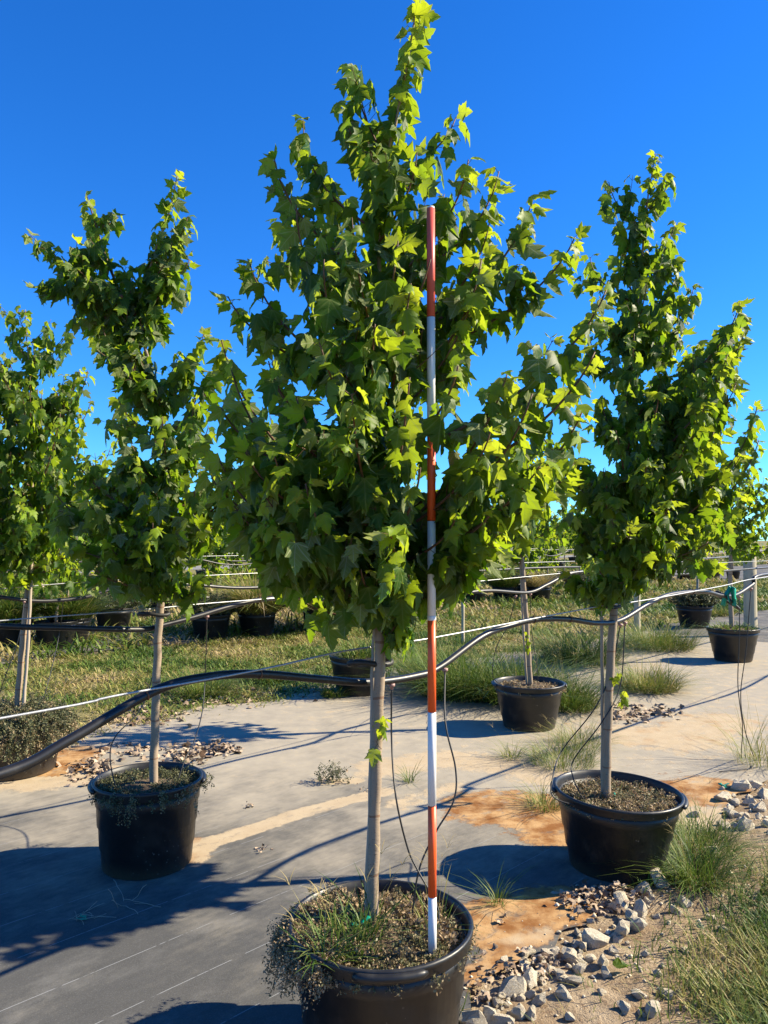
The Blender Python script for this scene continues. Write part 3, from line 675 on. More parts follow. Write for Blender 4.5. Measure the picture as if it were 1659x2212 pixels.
# distant belt of trees closing the view
def belt():
    r = np.random.default_rng(88); ls = []
    for i in range(9000):
        a = r.uniform(-30, 130); b = 44+r.uniform(0, 5); X = SA*a-CA*b; Y = CA*a+SA*b
        if Y < 10 or abs(X/Y) > .62: continue
        top = 2.2+1.9*float(fbm(np.array([a*.35]), np.array([0.5]), 3)[0])
        z = top*r.random()**.7; d = Vector((r.normal(), r.normal(), -1)); nn = Vector((r.normal(), r.normal()-.5, 1))
        ls.append((frame(d, nn), np.array((X, Y, z)), r.uniform(.35, .7), float(np.clip(r.normal(.2, .15), 0, 1)), int(r.integers(4))))
    me = foliage_mesh('distant_trees', ls, 2, M['leaf_far']); tag(link('distant_trees', me), 'dark belt of distant trees along the horizon', 'trees', None, 'stuff')
belt()

# ------------------------------------------------------------------ the measuring pole
pole_z = [(.30, .345), (.345, .0)]
def zof(py): 
    d = ray(932, py); return CAM.z + d.z*PY/d.y
cuts = [2075, 1937, 1740, 1538, 1337, 1125, 922, 685, 450]
mats = ['white', 'red', 'white', 'red', 'white', 'red', 'white', 'redtop']
names = ['white_band', 'red_band']*4
root = empty('measuring_pole', (PX, PY, zof(2075)), 'red and white banded measuring pole stuck upright in the front pot', 'measuring pole')
for i in range(8):
    z0, z1 = zof(cuts[i])-zof(2075), zof(cuts[i+1])-zof(2075); mb = MB(); n = 14; r = .0130
    mb.lathe([(r*.2, z0+.0005), (r, z0+.0012), (r, z1-.0012), (r*.2, z1-.0005)], n); mb.build(names[i], M[mats[i]], root)
mb = MB(); z1 = zof(450)-zof(2075); mb.lathe([(.0118, z1-.002), (.0118, z1+.004), (.0001, z1+.005)], 14); mb.build('top_cap', M['white'], root)
mb = MB(); z1 = zof(1337)-zof(2075); mb.lathe([(.0131, z1-.004), (.0139, z1-.003), (.0139, z1+.009), (.0131, z1+.010)], 14); mb.build('joint_ring', M['white'], root)

# ------------------------------------------------------------------ stakes
def stake(pts, r, label, m='stake'):
    p = [Vector(q) for q in pts]; mb = MB(p[0]); cv = spline(p, 6); mb.tube([q+Vector((math.sin(i*2.1), 0, 0))*.0015 for i, q in enumerate(cv)], [r*(1+.08*math.sin(i*1.3)) for i in range(len(cv))], 8)
    o = mb.build('stake', M[m]); o.location = p[0]; return tag(o, label, 'stake')
stake([Vector((-.062, 2.62, .30)), at(803, 1640, 2.63), at(806, 1440, 2.63), at(812, 1330, 2.63)], .0085, 'thin grey wooden stake tied to the trunk behind the measuring pole')
stake([Vector((at(1301, 1720, YR+.03).x, YR+.03, .28)), at(1301, 1500, YR+.02), at(1299, 1300, YR+.02), at(1299, 1130, YR+.02)], .0085, 'thin brown stake beside the trunk in the tilted-rim pot')
stake([at(50, 1535, YB-.02), at(60, 1400, YB-.02), at(66, 1270, YB-.02), at(72, 1130, YB-.02)], .012, 'pale stake beside the trunk in the weed-covered pot')
stake([at(1139, 1490, YM+.03), at(1130, 1350, YM+.03), at(1124, 1200, YM+.03)], .010, 'thin dark stake beside the slim trunk in the crumbly-soil pot')
stake([G(1000, 1392), at(1000, 1300, G(1000, 1392).y)], .026, 'short grey stake standing in the grass behind the pole', 'post')
stake([G(1507, 1312), at(1507, 1205, G(1507, 1312).y)], .035, 'grey metal stake standing on the sunny lawn')
stake([G(90, 1330), at(90, 1262, G(90, 1330).y)], .05, 'pale stake in the grass behind the weed-covered pot')
# wooden posts
def post(px, py0, py1, r, label):
    g = G(px, py0); Y = g.y; t = at(px, py1, Y); o_ = Vector((g.x, g.y, -.02)); h = t.z+.02; mb = MB()
    w = lambda a, z: 1+.03*math.sin(3*a+z*2)+.02*math.sin(7*a+z)
    mb.lathe([(r*1.03, 0), (r, h*.3), (r*.98, h*.6), (r*.96, h-.01), (r*.9, h), (.001, h+.004)], 24, wob=w); o = mb.build('wooden_post', M['post']); o.location = o_; return tag(o, label, 'post')
post(1622, 1374, 1186, .105, 'thick weathered round wooden post behind the wide pot')
post(1377, 1372, 1262, .055, 'slender pale wooden post behind the wavy black pipe')

# ------------------------------------------------------------------ irrigation pipes, wires, drip tubes
B1 = 1.885
def rp(l, b, z=None): return [rowpt(x, y, b) for x, y in l]
def pipe(pts, r, label, parts):
    o0 = pts[0]; root = empty('irrigation_pipe', o0, label, 'pipe')
    cv = spline(pts, 8); mb = MB(o0); mb.tube(cv, r, 14); hz = mb.build('hose', M['pipe'], root)
    for kind, data in parts:
        if kind == 'drip':
            m2 = MB(o0); m2.tube(spline(data, 8), .0032, 7); d = m2.build('drip_tube', M['drip'], root)
            e = data[0]; m3 = MB(o0); m3.tube([e+Vector((0, 0, .006)), e-Vector((0, 0, .004)), e-Vector((0, 0, .005)), e-Vector((0, 0, .016))], [.012, .012, .006, .005], 10); m3.build('emitter', M['emitter'], d)
        if kind == 'tie':
            i = min(range(1, len(cv)-1), key=lambda j: (cv[j]-data).length); t = (cv[i+1]-cv[i-1]).normalized(); o1 = t.orthogonal().normalized(); o2 = t.cross(o1)
            m2 = MB(o0); m2.tube([cv[i]+(o1*math.cos(q)+o2*math.sin(q))*(r+.001) for q in np.linspace(0, 6.28, 15)], .0022, 5)
            m2.tube([cv[i]+Vector((0, 0, r)), cv[i]+Vector((.006, 0, r+.014)), cv[i]+Vector((-.004, 0, r+.022))], .0016, 5); m2.build('wire_tie', M['copper'], root)
    return root
ext0 = AB(-1.2, B1, 1.02); ext1 = [AB(8.5, B1, 1.33), AB(10, B1, 1.22), AB(12, B1, 1.36)]
p1 = rp([(0,1672),(150,1598),(335,1492),(450,1462),(560,1456),(680,1466),(800,1474),(900,1460),(950,1441),(1040,1376),(1100,1352),(1160,1338),(1230,1338),(1290,1346),(1340,1340),(1400,1305),(1450,1284),(1520,1278),(1560,1287),(1590,1285),(1625,1263),(1659,1240)], B1)
dripF1 = [rowpt(846, 1480, B1), rowpt(846, 1600, B1-.0), at(855, 1720, 2.62), at(880, 1830, 2.62), at(905, 1885, 2.60), at(945, 1960, 2.56), Vector((.17, 2.52, .36))]
dripF2 = [rowpt(961, 1447, B1), at(962, 1560, 2.78), at(984, 1660, 2.74), at(980, 1730, 2.70), at(940, 1800, 2.66), at(905, 1880, 2.62), Vector((.09, 2.60, .36))]
e1 = rowpt(1340, 1350, B1); dripR1 = [e1, at(1320, 1450, e1.y), at(1285, 1530, e1.y-.1), at(1215, 1620, YR+.12), at(1194, 1680, YR-.12), at(1200, 1725, YR-.18), Vector((P_right.x-.13, YR-.18, .33))]
dripR2 = [rowpt(1350, 1346, B1), at(1340, 1480, e1.y), at(1300, 1560, e1.y-.1), at(1240, 1640, YR+.05), at(1238, 1680, YR-.02), Vector((P_right.x-.16, YR-.05, .32))]
g1 = G(1602, 1640); g2 = G(1630, 1645)
e2 = rowpt(1597, 1290, B1); dripX1 = [e2, at(1597, 1380, e2.y), at(1594, 1480, e2.y), at(1604, 1570, e2.y+.05), Vector((g1.x, g1.y, .012)), Vector((g1.x-.05, g1.y-.25, .012)), Vector((g1.x-.32, g1.y-.35, .012))]
e3 = rowpt(1622, 1272, B1); dripX2 = [e3, at(1612, 1400, e3.y), at(1600, 1500, e3.y), at(1610, 1580, e3.y), Vector((g2.x, g2.y, .012)), Vector((g2.x-.12, g2.y-.2, .012))]
pipe([AB(-1.6, B1, .99), AB(-1.1, B1, 1.0), AB(-.6, B1, 1.02), AB(-.1, B1, 1.05), AB(.3, B1, 1.075)]+p1+ext1, .0128, 'thick wavy black irrigation pipe hung along the front row of pots', [('drip', dripF1), ('drip', dripF2), ('drip', dripR1), ('drip', dripR2), ('drip', dripX1), ('drip', dripX2), ('tie', rowpt(318, 1500, B1)), ('tie', rowpt(560, 1456, B1)), ('tie', rowpt(1152, 1338, B1)), ('tie', rowpt(1228, 1338, B1)), ('tie', rowpt(1500, 1278, B1))])
B2 = 3.60
p2 = rp([(-250,1330),(0,1352),(130,1356),(300,1360),(345,1352),(420,1333),(490,1312),(560,1296),(640,1289),(690,1293),(760,1308),(830,1316),(920,1300),(1000,1282),(1060,1276),(1140,1280),(1180,1264),(1215,1246),(1250,1236),(1320,1234),(1400,1245)], B2)
dL1 = [rowpt(335, 1372, B2), at(334, 1440, YL+.1), at(305, 1530, YL+.1), at(250, 1590, YL-.02), at(238, 1640, YL-.08), Vector((P_left.x-.12, YL-.1, .37))]
dL2 = [rowpt(447, 1332, B2), at(444, 1440, 4.6), at(438, 1530, 4.5), at(420, 1600, YL+.25), at(400, 1640, YL+.12), Vector((P_left.x+.13, YL+.05, .37))]
dM1 = [rowpt(1114, 1288, B2), at(1098, 1350, 6.6), at(1072, 1400, 6.6), at(1065, 1460, 6.6), Vector((P_mid.x-.2, YM-.02, .335))]
dM2 = [rowpt(1146, 1284, B2), at(1148, 1360, 6.8), at(1160, 1440, 6.85), Vector((P_mid.x+.1, YM+.1, .335))]
pipe(p2+[AB(14, B2, 1.25), AB(18, B2, 1.3)], .0135, 'wavy black irrigation pipe running to the forked maple', [('drip', dL1), ('drip', dL2), ('drip', dM1), ('drip', dM2), ('tie', rowpt(560, 1296, B2))])
B3 = 5.62
p3 = rp([(-200,1270),(0,1290),(60,1297),(110,1298),(180,1291),(240,1274),(300,1262),(400,1262),(520,1270),(640,1262),(760,1245),(900,1240)], B3)
pipe(p3+[AB(9, B3, 1.25), AB(12, B3, 1.2), AB(16, B3, 1.3), AB(22, B3, 1.25)], .0135, 'black irrigation pipe passing the trunk of the bushy light green maple', [('drip', [rowpt(137, 1296, B3), at(128, 1370, 6.0), at(105, 1470, 5.7), Vector((P_bl.x+.12, YB+.1, .345))]), ('drip', [rowpt(52, 1300, B3), at(40, 1380, 5.4), at(5, 1480, 5.4), Vector((P_bl.x-.15, YB, .345))])])
def far_pipe(b, zz, label, lo, hi):
    pts = [AB(a, b, zz+.07*math.sin(a*2.9+b)) for a in np.arange(lo, hi, .55)]; return pipe(pts, .014, label, [])
far_pipe(11.85, 1.22, 'far black irrigation pipe waving along the first row beyond the lawn', 2, 34)
far_pipe(13.85, 1.22, 'far black irrigation pipe along the second row beyond the lawn', 3, 36)
far_pipe(15.85, 1.22, 'farthest black irrigation pipe seen under the distant maples', 5, 40)
def wire(pts, r, label):
    o0 = Vector(pts[0]); mb = MB(o0); cv = spline(pts, 4); mb.tube(cv, r, 8); 
    # twisted strands
    o = mb.build('support_wire', M['wire']); o.location = o0; return tag(o, label, 'wire')
w1 = rp([(0,1552),(250,1503),(560,1447),(720,1411),(815,1396),(940,1377),(1160,1335),(1300,1309),(1390,1297),(1560,1266),(1659,1246)], B1-.03)
wire([AB(-1.2, B1-.03, 1.2)]+w1+[AB(9, B1-.03, 1.36), AB(13, B1-.03, 1.36)], .0034, 'taut galvanised wire above the thick front pipe')
w2 = rp([(-250,1365),(0,1341),(300,1318),(430,1305),(690,1285),(900,1268),(1135,1246),(1250,1235),(1400,1222)], B2-.03)
wire(w2+[AB(16, B2-.03, 1.3)], .0034, 'taut galvanised wire tied to the forked maple')
w3 = rp([(-200,1290),(0,1272),(235,1254),(640,1234),(900,1222)], B3-.03)
wire(w3+[AB(16, B3-.03, 1.28)], .0034, 'taut galvanised wire passing the bushy light green maple')
for b, l in ((11.8, 'far galvanised wire along the first row beyond the lawn'), (13.8, 'far galvanised wire along the second row beyond the lawn'), (15.8, 'far galvanised wire under the distant maples')):
    wire([AB(2, b, 1.33), AB(12, b, 1.33), AB(24, b, 1.33), AB(36, b, 1.33)], .0042, l)
# rubber hose ties round trunk and wire
def hose_tie(c, half, r, along, label):
    c = Vector(c); d = Vector(along).normalized(); s = Vector((0, 0, 1)).cross(d); mb = MB(); n = 22
    pts = []
    for i in range(n+1):
        q = 2*math.pi*i/n; e = .032
        pts.append(d*math.cos(q)*half*(.8+.2*abs(math.cos(q))) + s*math.sin(q)*e + Vector((0, 0, .006*math.sin(2*q))))
    mb.tube(pts, r, 8, False); o = mb.build('hose_tie', M['hose']); o.location = c; return tag(o, label, 'hose tie', 'rubber hose ties on the trunks')
rd = (SA, CA, 0)
hose_tie(at(800, 1431, YF+.02), .075, .0095, (1, .35, 0), 'black rubber hose tie round the trunk beside the measuring pole')
hose_tie(at(1308, 1310, YR), .085, .0095, (1, .3, .06), 'black rubber hose tie round the trunk in the tilted-rim pot')
hose_tie(at(332, 1326, YL), .075, .0095, (1, .3, 0), 'black rubber hose tie round the trunk of the forked maple')
hose_tie(at(1128, 1246, YM), .085, .0095, (1, .2, 0), 'black rubber hose tie round the slim trunk in the crumbly-soil pot')
hose_tie(at(1572, 1297, rowpt(1572, 1290, B1).y), .10, .010, (.8, .2, -.55), 'black hose strap slung over the pipe below the green ribbon')
# ribbons of green tape
def ribbon(c, label, s=1.0, flat=False, parts=5):
    mb = MB(); r = random.Random(len(label)*7+parts)
    for i in range(parts):
        w = .012*s; p = Vector((r.uniform(-.02, .02)*s, r.uniform(-.015, .015)*s, .003 if flat else 0)); d = Vector((r.uniform(-.6, .6), r.uniform(-.3, .3), r.uniform(0, .35) if flat else r.uniform(-1.4, -.4))); prev = None; n = 6
        sd = Vector((r.uniform(-1, 1), r.uniform(-1, 1), .1 if flat else .3)).normalized()
        vs_ = []
        for j in range(n+1):
            t = j/n; q = p+d*.075*s*t+Vector((math.sin(t*5+i), math.cos(t*4+i), (.25 if flat else 1)*math.sin(t*6)))*.006*s
            if flat: q.z = max(q.z, .002)
            vs_ += [q-sd*w, q+sd*w]
        mb.add(vs_, [(2*j, 2*j+1, 2*j+3, 2*j+2) for j in range(n)])
    o = mb.build('ribbon', M['tape']); o.location = c; md = o.modifiers.new('thick', 'SOLIDIFY'); md.thickness = .0012; return tag(o, label, 'ribbon')
ribbon(at(1578, 1268, rowpt(1578, 1266, B1-.03).y), 'bright green ribbon knotted on the wire above the drip tubes', 1.2)
ribbon(G(1562, 1703)+Vector((0, 0, .008)), 'scraps of green tape lying on the sand beside the stones', 1.0, True)
ribbon(G(180, 1990)+Vector((0, 0, .01)), 'small green tape scrap on the dark fabric among dead stems', .7, True, 3)
ribbon(Vector((-.075, 2.54, .385)), 'green tape at the foot of the trunk among the dry weeds', .8, True, 4)
ribbon(at(1328, 1712, YR-.01), 'green tape at the trunk foot in the tilted-rim pot', .5, False, 3)
ribbon(at(1156, 1480, YM-.03), 'green tape at the trunk foot in the crumbly-soil pot', .6, False, 3)

# ------------------------------------------------------------------ grass and weeds
def blades_mesh(name, pos, h, lean, az, wid, tint, curl=.6, up=None):
    n = len(pos); pos = np.asarray(pos, float); d = np.stack([np.cos(az), np.sin(az), 0*az], 1); s = np.stack([-np.sin(az), np.cos(az), 0*az], 1)
    V = np.zeros((n, 7, 3))
    for j, (t, w) in enumerate(((0, .8), (.4, 1.0), (.75, .7))):
        c = pos + d*(lean*h*(t**1.6))[:, None] + np.array([0, 0, 1])*(h*(t-curl*lean*.5*t*t))[:, None]
        V[:, 2*j] = c-s*(wid*w)[:, None]; V[:, 2*j+1] = c+s*(wid*w)[:, None]
    V[:, 6] = pos + d*(lean*h)[:, None] + np.array([0, 0, 1])*(h*(1-curl*lean*.5))[:, None]
    k_ = (np.arange(n)*7)[:, None]; Q = np.concatenate([k_+np.array([[0, 1, 3, 2]]), k_+np.array([[2, 3, 5, 4]])], 1).reshape(-1, 4); T = k_+np.array([[4, 5, 6]])
    flat = np.concatenate([Q.ravel(), T.ravel()]); cnt = np.concatenate([np.full(len(Q), 4), np.full(len(T), 3)])
    me = mesh_np(name, V.reshape(-1, 3), flat, cnt, True); attr(me, 'tint', np.repeat(tint, 7)); return me
def grass_obj(name, me, label, cat, group=None, kind=None, loc=None):
    o = link(name, me, M['grass']); 
    if loc is not None: o.location = loc
    return tag(o, label, cat, group, kind)
# lawn strip
def lawn(name, a0, a1, b0, b1, dens, h0, h1, tb, label, seed, wid=.0035, edge=False):
    r = np.random.default_rng(seed); n = int((a1-a0)*(b1-b0)*dens); a = r.uniform(a0, a1, n); b = r.uniform(b0, b1, n)
    if edge: kp = b > far_edge(a)-.12+r.normal(0, .12, n); a, b = a[kp], b[kp]
    X = SA*a-CA*b; Y = CA*a+SA*b; kp = (np.abs(X/Y) < .56) & (Y > 3); X, Y, a, b = X[kp], Y[kp], a[kp], b[kp]; n = len(X)
    f = fbm(X*.9, Y*.9, seed, 4); cl = fbm(X*3, Y*3, seed+3, 3)
    keep = r.random(n) < np.clip(.25+1.5*(cl-.25), .15, 1); X, Y, f, cl = X[keep], Y[keep], f[keep], cl[keep]; n = len(X)
    h = (h0+(h1-h0)*r.random(n)**2)*(.5+1.0*cl); tint = np.clip(tb+(f-.5)*1.6+r.normal(0, .18, n), 0, 1)
    me = blades_mesh(name, np.stack([X, Y, 0*X-.005], 1), h, r.uniform(.4, 1.9, n), r.uniform(0, 6.28, n), np.full(n, wid)*r.uniform(.7, 1.4, n)*(1+Y/14), tint)
    return grass_obj(name, me, label, 'grass', None, 'stuff')
lawn('lawn_grass', 1, 11, 6.0, 10.6, 1900, .03, .11, .50, 'patchy green and straw coloured lawn strip between the rows', 61, .0036, True)
lawn('lawn_grass', 11, 34, 6.0, 10.6, 420, .06, .2, .46, 'sunlit lawn strip stretching away behind the wooden posts', 62, .006, True)
lawn('weedy_grass', 3, 30, 10.5, 17, 330, .06, .34, .66, 'dry weeds and straw scattered through the pot rows beyond the lawn', 64, .007)
lawn('lawn_grass', 8, 90, 17, 30, 130, .08, .25, .55, 'far dry lawn strip under the distant rows', 63, .012)

def tuft(name, c, r_, n, h0, h1, tb, label, cat='grass', group='grass tufts', seed=0, lean=(.5, 2.1), wid=.0028, tilt=None, heads=0):
    r = np.random.default_rng(seed+1000); rr = r_*np.sqrt(r.random(n)); q = r.uniform(0, 6.28, n)
    pos = np.stack([rr*np.cos(q), rr*np.sin(q), 0*rr-.004], 1); az = q+r.normal(0, .7, n)
    h = (h0+(h1-h0)*r.random(n)**1.6)*r.uniform(.7, 1.25, n); ln = r.uniform(*lean, n)*(.55+.5*rr/max(r_, 1e-6))
    t = np.clip(r.normal(tb, .2, n), 0, 1); w = np.full(n, wid)*r.uniform(.6, 1.3, n)
    if heads:
        m = heads; q2 = r.uniform(0, 6.28, m); hh = r.uniform(h1, h1*1.45, m); p2 = np.stack([r_*.4*np.cos(q2), r_*.4*np.sin(q2), 0*q2], 1)
        pos = np.concatenate([pos, p2]); az = np.concatenate([az, q2]); h = np.concatenate([h, hh]); ln = np.concatenate([ln, r.uniform(.1, .5, m)]); t = np.concatenate([t, np.full(m, .8)]); w = np.concatenate([w, np.full(m, wid*.45)])
        # finger-like seed heads
        l2 = ln[-m:].copy()
        for i in range(m):
            tipp = p2[i]+np.array([np.cos(q2[i]), np.sin(q2[i]), 0])*l2[i]*hh[i]*.97+np.array([0, 0, hh[i]*(1-.3*l2[i])*.97])
            for k_ in range(4):
                pos = np.concatenate([pos, tipp[None]]); az = np.append(az, q2[i]+(k_-1.5)*.9); h = np.append(h, .05); ln = np.append(ln, 1.3); t = np.append(t, .9); w = np.append(w, wid*.5)
    me = blades_mesh(name, pos, h, ln, az, w, t); return grass_obj(name, me, label, cat, group, None, c)
gz = lambda p: Vector((p.x, p.y, groundz(p.x, p.y)))
T = [  # px, py, radius, n, h0, h1, tint, label
 (1075,1955,.030,26,.09,.22,.22,'lone upright grass tuft on the orange sand between the two near pots'),
 (885,1692,.035,34,.08,.20,.30,'spiky grass tuft behind the measuring pole on the fabric'),
 (1175,1745,.10,130,.06,.20,.42,'arching grass tuft on the rusty sand beside the tilted-rim pot'),
 (1105,1640,.06,60,.06,.22,.5,'dry wispy grass tuft left of the crumbly-soil pot foot'),
 (1215,1650,.22,380,.08,.24,.40,'dense low grass tuft below the crumbly-soil pot'),
 (1255,1610,.20,260,.08,.22,.5,'straw-tinged grass tuft behind the thin brown stake'),
 (1500,1900,.13,480,.08,.27,.20,'fresh green grass tuft hugging the right wall of the tilted-rim pot'),
 (1510,1830,.18,480,.08,.24,.28,'seeding grass tuft behind the tilted-rim pot'),
 (1400,1490,.30,420,.12,.32,.62,'straw grass clump on the sand behind the trunk sprouts'),
 (1420,1400,.5,520,.2,.48,.45,'big shaggy grass clump between the pipe and the wide pot'),
 (1120,1510,.42,650,.2,.55,.30,'tall green grass thicket around the crumbly-soil pot'),
 (1000,1500,.45,650,.25,.62,.30,'tall green grass thicket behind the measuring pole'),
 (1250,1430,.5,500,.25,.6,.38,'tall grass thicket behind the slim maple'),
 (1230,1530,.25,300,.15,.42,.35,'green grass thicket at the right of the crumbly-soil pot'),
 (930,1470,.35,360,.2,.55,.3,'green grass thicket under the wavy pipe'),
 (720,1505,.12,110,.06,.2,.4,'low weedy grass at the foot of the overgrown pot'),
 (1640,1650,.16,110,.2,.5,.5,'wiry grey-green weed clump leaning over the stones'),
 (1540,1330,.25,160,.15,.35,.5,'grass clump at the foot of the pot by the wooden post'),
 (590,1470,.22,200,.1,.25,.35,'dark green grass clump at the lawn edge behind the pipe'),
 (440,1500,.25,220,.1,.28,.4,'grass clump at the lawn edge near the forked maple'),
]
for i, (x, y, r_, n, h0, h1, tb, lab) in enumerate(T):
    tuft('grass_tuft', gz(G(x, y)), r_, int(n*(1.7 if y > 1560 else 3.2)), h0, h1*(1 if y > 1560 else 1.15), tb+(.08 if y > 1560 else .0), lab, seed=i, heads=0 if i in (0, 1) else min(10, n//30), wid=.0016 if y > 1600 else .0030)
# coarse grass on the bare ground beside the stones
def verge():
    r = np.random.default_rng(77); n = 110000; X = r.uniform(.7, 3.2, n); Y = r.uniform(2.3, 6.5, n); a = SA*X+CA*Y; b = -CA*X+SA*Y
    dens = np.clip((1.50-b)/.5, 0, 1)**1.2*np.clip(.42+3.6*(fbm(X*2.3, Y*2.3, 78, 3)-.42), .04, 1); kp = r.random(n) < dens; X, Y, b = X[kp], Y[kp], b[kp]; n = len(X)
    z = groundz_v(X, Y); h = r.uniform(.04, .20, n)*(.6+.6*np.clip((1.2-b), 0, 1))
    t = np.clip(.33+(fbm(X*3, Y*3, 80, 3)-.5)*1.3+r.normal(0, .2, n), 0, 1)
    me = blades_mesh('verge_grass', np.stack([X, Y, z-.004], 1), h, r.uniform(.3, 1.2, n), r.uniform(0, 6.28, n), r.uniform(.0010, .0028, n), t)
    grass_obj('verge_grass', me, 'coarse green and straw grass on the bare ground beside the stones', 'grass', None, 'stuff')
    n = 1400; X = r.uniform(.3, 3.0, n); Y = r.uniform(2.4, 6, n); b = -CA*X+SA*Y; kp = (b < 1.7); X, Y = X[kp], Y[kp]; n = len(X); z = groundz_v(X, Y)
    me = blades_mesh('dry_straw', np.stack([X, Y, z+.001], 1), r.uniform(.01, .05, n), r.uniform(1.2, 2.4, n), r.uniform(0, 6.28, n), r.uniform(.0006, .0013, n), np.clip(r.normal(.85, .12, n), 0, 1), .5)
    grass_obj('dry_straw', me, 'thin dry straw scattered over the bare soil', 'straw', None, 'stuff')
verge()

# fine-leaved trailing weeds
def weed_mesh(name, pos, nrm, size, tint, seed):
    r = np.random.default_rng(seed); n = len(pos); q = r.normal(0, 1, (n, 3)); d = q+nrm*.4; d /= np.linalg.norm(d, axis=1)[:, None]
    s = np.cross(d, r.normal(0, 1, (n, 3))); s /= np.linalg.norm(s, axis=1)[:, None]; sz = size*r.uniform(.6, 1.4, n)
    V = np.stack([pos, pos+d*(sz*.5)[:, None]+s*(sz*.28)[:, None], pos+d*sz[:, None], pos+d*(sz*.5)[:, None]-s*(sz*.28)[:, None]], 1)
    F = (np.arange(n)*4)[:, None]+np.array([[0, 1, 2, 3]]); me = mesh_np(name, V.reshape(-1, 3), F, np.full(n, 4)); attr(me, 'tint', np.repeat(tint, 4)); return me
def sprays(name, starts, dirs, length, leafn, size, tb, tsp, seed, grav, label, origin, floor=None):
    r = np.random.default_rng(seed); P, Nn, Tt = [], [], []; st = MB(origin)
    for s0, d0 in zip(starts, dirs):
        p = np.array(s0, float); d = np.array(d0, float); L = length*r.uniform(.5, 1.3); steps = 7; t0 = np.clip(r.normal(tb, tsp), 0, 1); line = [Vector(p)]
        for j in range(steps):
            d = d+np.array([r.normal(0, .18), r.normal(0, .18), -grav]); d /= np.linalg.norm(d); p = p+d*L/steps
            if floor is not None: p[2] = max(p[2], floor(p))
            line.append(Vector(p))
            for q in range(leafn): P.append(p+r.normal(0, .006, 3)-d*L/steps*r.random()); Nn.append(d); Tt.append(np.clip(t0+r.normal(0, .13), 0, 1))
        if r.random() < .5: st.tube(line, .0009, 3, False)
    P = np.array(P)-np.array(origin); me = weed_mesh(name, P, np.array(Nn), size, np.array(Tt), seed)
    root = empty('trailing_weed', origin, label, 'weed'); f = link('foliage', me, M['weed'], root); f['kind'] = 'stuff'
    if st.v: s_ = st.build('stems', M['weed'], root, False); s_['kind'] = 'stuff'
    return root
random.seed(5)
def on_disc(c, r_, z, n, amin=0, amax=6.283, r0=0.0):
    o = []
    for i in range(n):
        a = random.uniform(amin, amax); q = r_*math.sqrt(random.uniform((r0/r_)**2, 1)); o.append((c.x+q*math.cos(a), c.y+q*math.sin(a), z))
    return o
def outdirs(c, pts, up=.6, tang=.5): return [Vector((p[0]-c.x, p[1]-c.y, 0)).normalized()*.8+Vector((random.gauss(0, tang), random.gauss(0, tang), up)) for p in pts]
# front pot: dry mass over the left side of the rim, green-grey mat inside
st = on_disc(P_front, .285, .385, 230, R(120), R(235), .15); sprays('w', st, outdirs(P_front, st, .45), .11, 10, .0085, .86, .12, 91, .30, 'dry brown trailing weed spilling over the left side of the front pot', P_front+Vector((-.2, 0, .36)))
st = on_disc(P_front, .295, .395, 85, R(150), R(222), .25); sprays('w', st, outdirs(P_front, st, .1), .14, 11, .009, .82, .12, 97, .42, 'dark hanging curtain of dry weed down the outside of the front pot', P_front+Vector((-.28, 0, .36)))
st = on_disc(P_front, .255, .355, 620); sprays('w', st, outdirs(P_front, st, .5, .8), .07, 8, .010, .62, .22, 92, .15, 'grey-green mat of low weed covering the soil of the front pot', P_front+Vector((0, 0, .35)))
st = on_disc(P_front, .22, .36, 150, R(-20), R(150), .05); sprays('w', st, outdirs(P_front, st, .7, .8), .06, 6, .014, .9, .1, 98, .1, 'tan dried leaf crumbs heaped at the back of the front pot', P_front+Vector((.03, .05, .35)))
# left pot
st = on_disc(P_left, .25, .39, 330); sprays('w', st, outdirs(P_left, st, .6, .7), .08, 9, .009, .26, .14, 93, .2, 'dark green fine-leaved weed covering the pot of the forked maple', P_left+Vector((0, 0, .39)))
st = on_disc(P_left, .275, .425, 16, R(235), R(345), .25); sprays('w', st, outdirs(P_left, st, .1), .13, 12, .009, .5, .15, 94, .5, 'thin weed strands dangling over the front of the dark pot', P_left+Vector((0, -.25, .42)))
# back left mound
st = on_disc(P_bl, .33, .34, 520); st = [(x, y, z+.10*(1-((x-P_bl.x)**2+(y-P_bl.y)**2)/.11)) for x, y, z in st]; sprays('w', st, outdirs(P_bl, st, .6, .6), .16, 11, .014, .42, .2, 95, .22, 'mounded grey-green fine-leaved weed burying a pot', P_bl+Vector((0, 0, .35)))
st = on_disc(P_bl, .36, .33, 200, R(-120), R(40), .3); sprays('w', st, outdirs(P_bl, st, .1), .17, 11, .013, .52, .25, 96, .40, 'pale trailing weed curtain hanging from the buried pot', P_bl+Vector((.1, -.25, .3)))
# right pot
st = on_disc(P_right, .265, .325, 420); sprays('w', st, outdirs(P_right, st, .6, .9), .05, 6, .010, .72, .22, 99, .1, 'brown dry weed crumbs on the soil of the tilted-rim pot', P_right+Vector((0, 0, .32)))
st = on_disc(P_mid, .27, .34, 200); sprays('w', st, outdirs(P_mid, st, .5, .9), .05, 5, .016, .8, .2, 103, .1, 'grey-brown dry crumbs on the soil of the slim maple pot', P_mid+Vector((0, 0, .33)))
# small branching herb on the fabric
c = gz(G(715, 1690)); st = [(c.x+random.gauss(0, .04), c.y+random.gauss(0, .03), .01) for i in range(26)]
sprays('w', st, [Vector((random.gauss(0, .5), random.gauss(0, .4), 1)) for i in range(26)], .13, 7, .011, .34, .15, 101, .05, 'small branching herb with tiny leaves growing through the fabric', c, lambda p: .005)
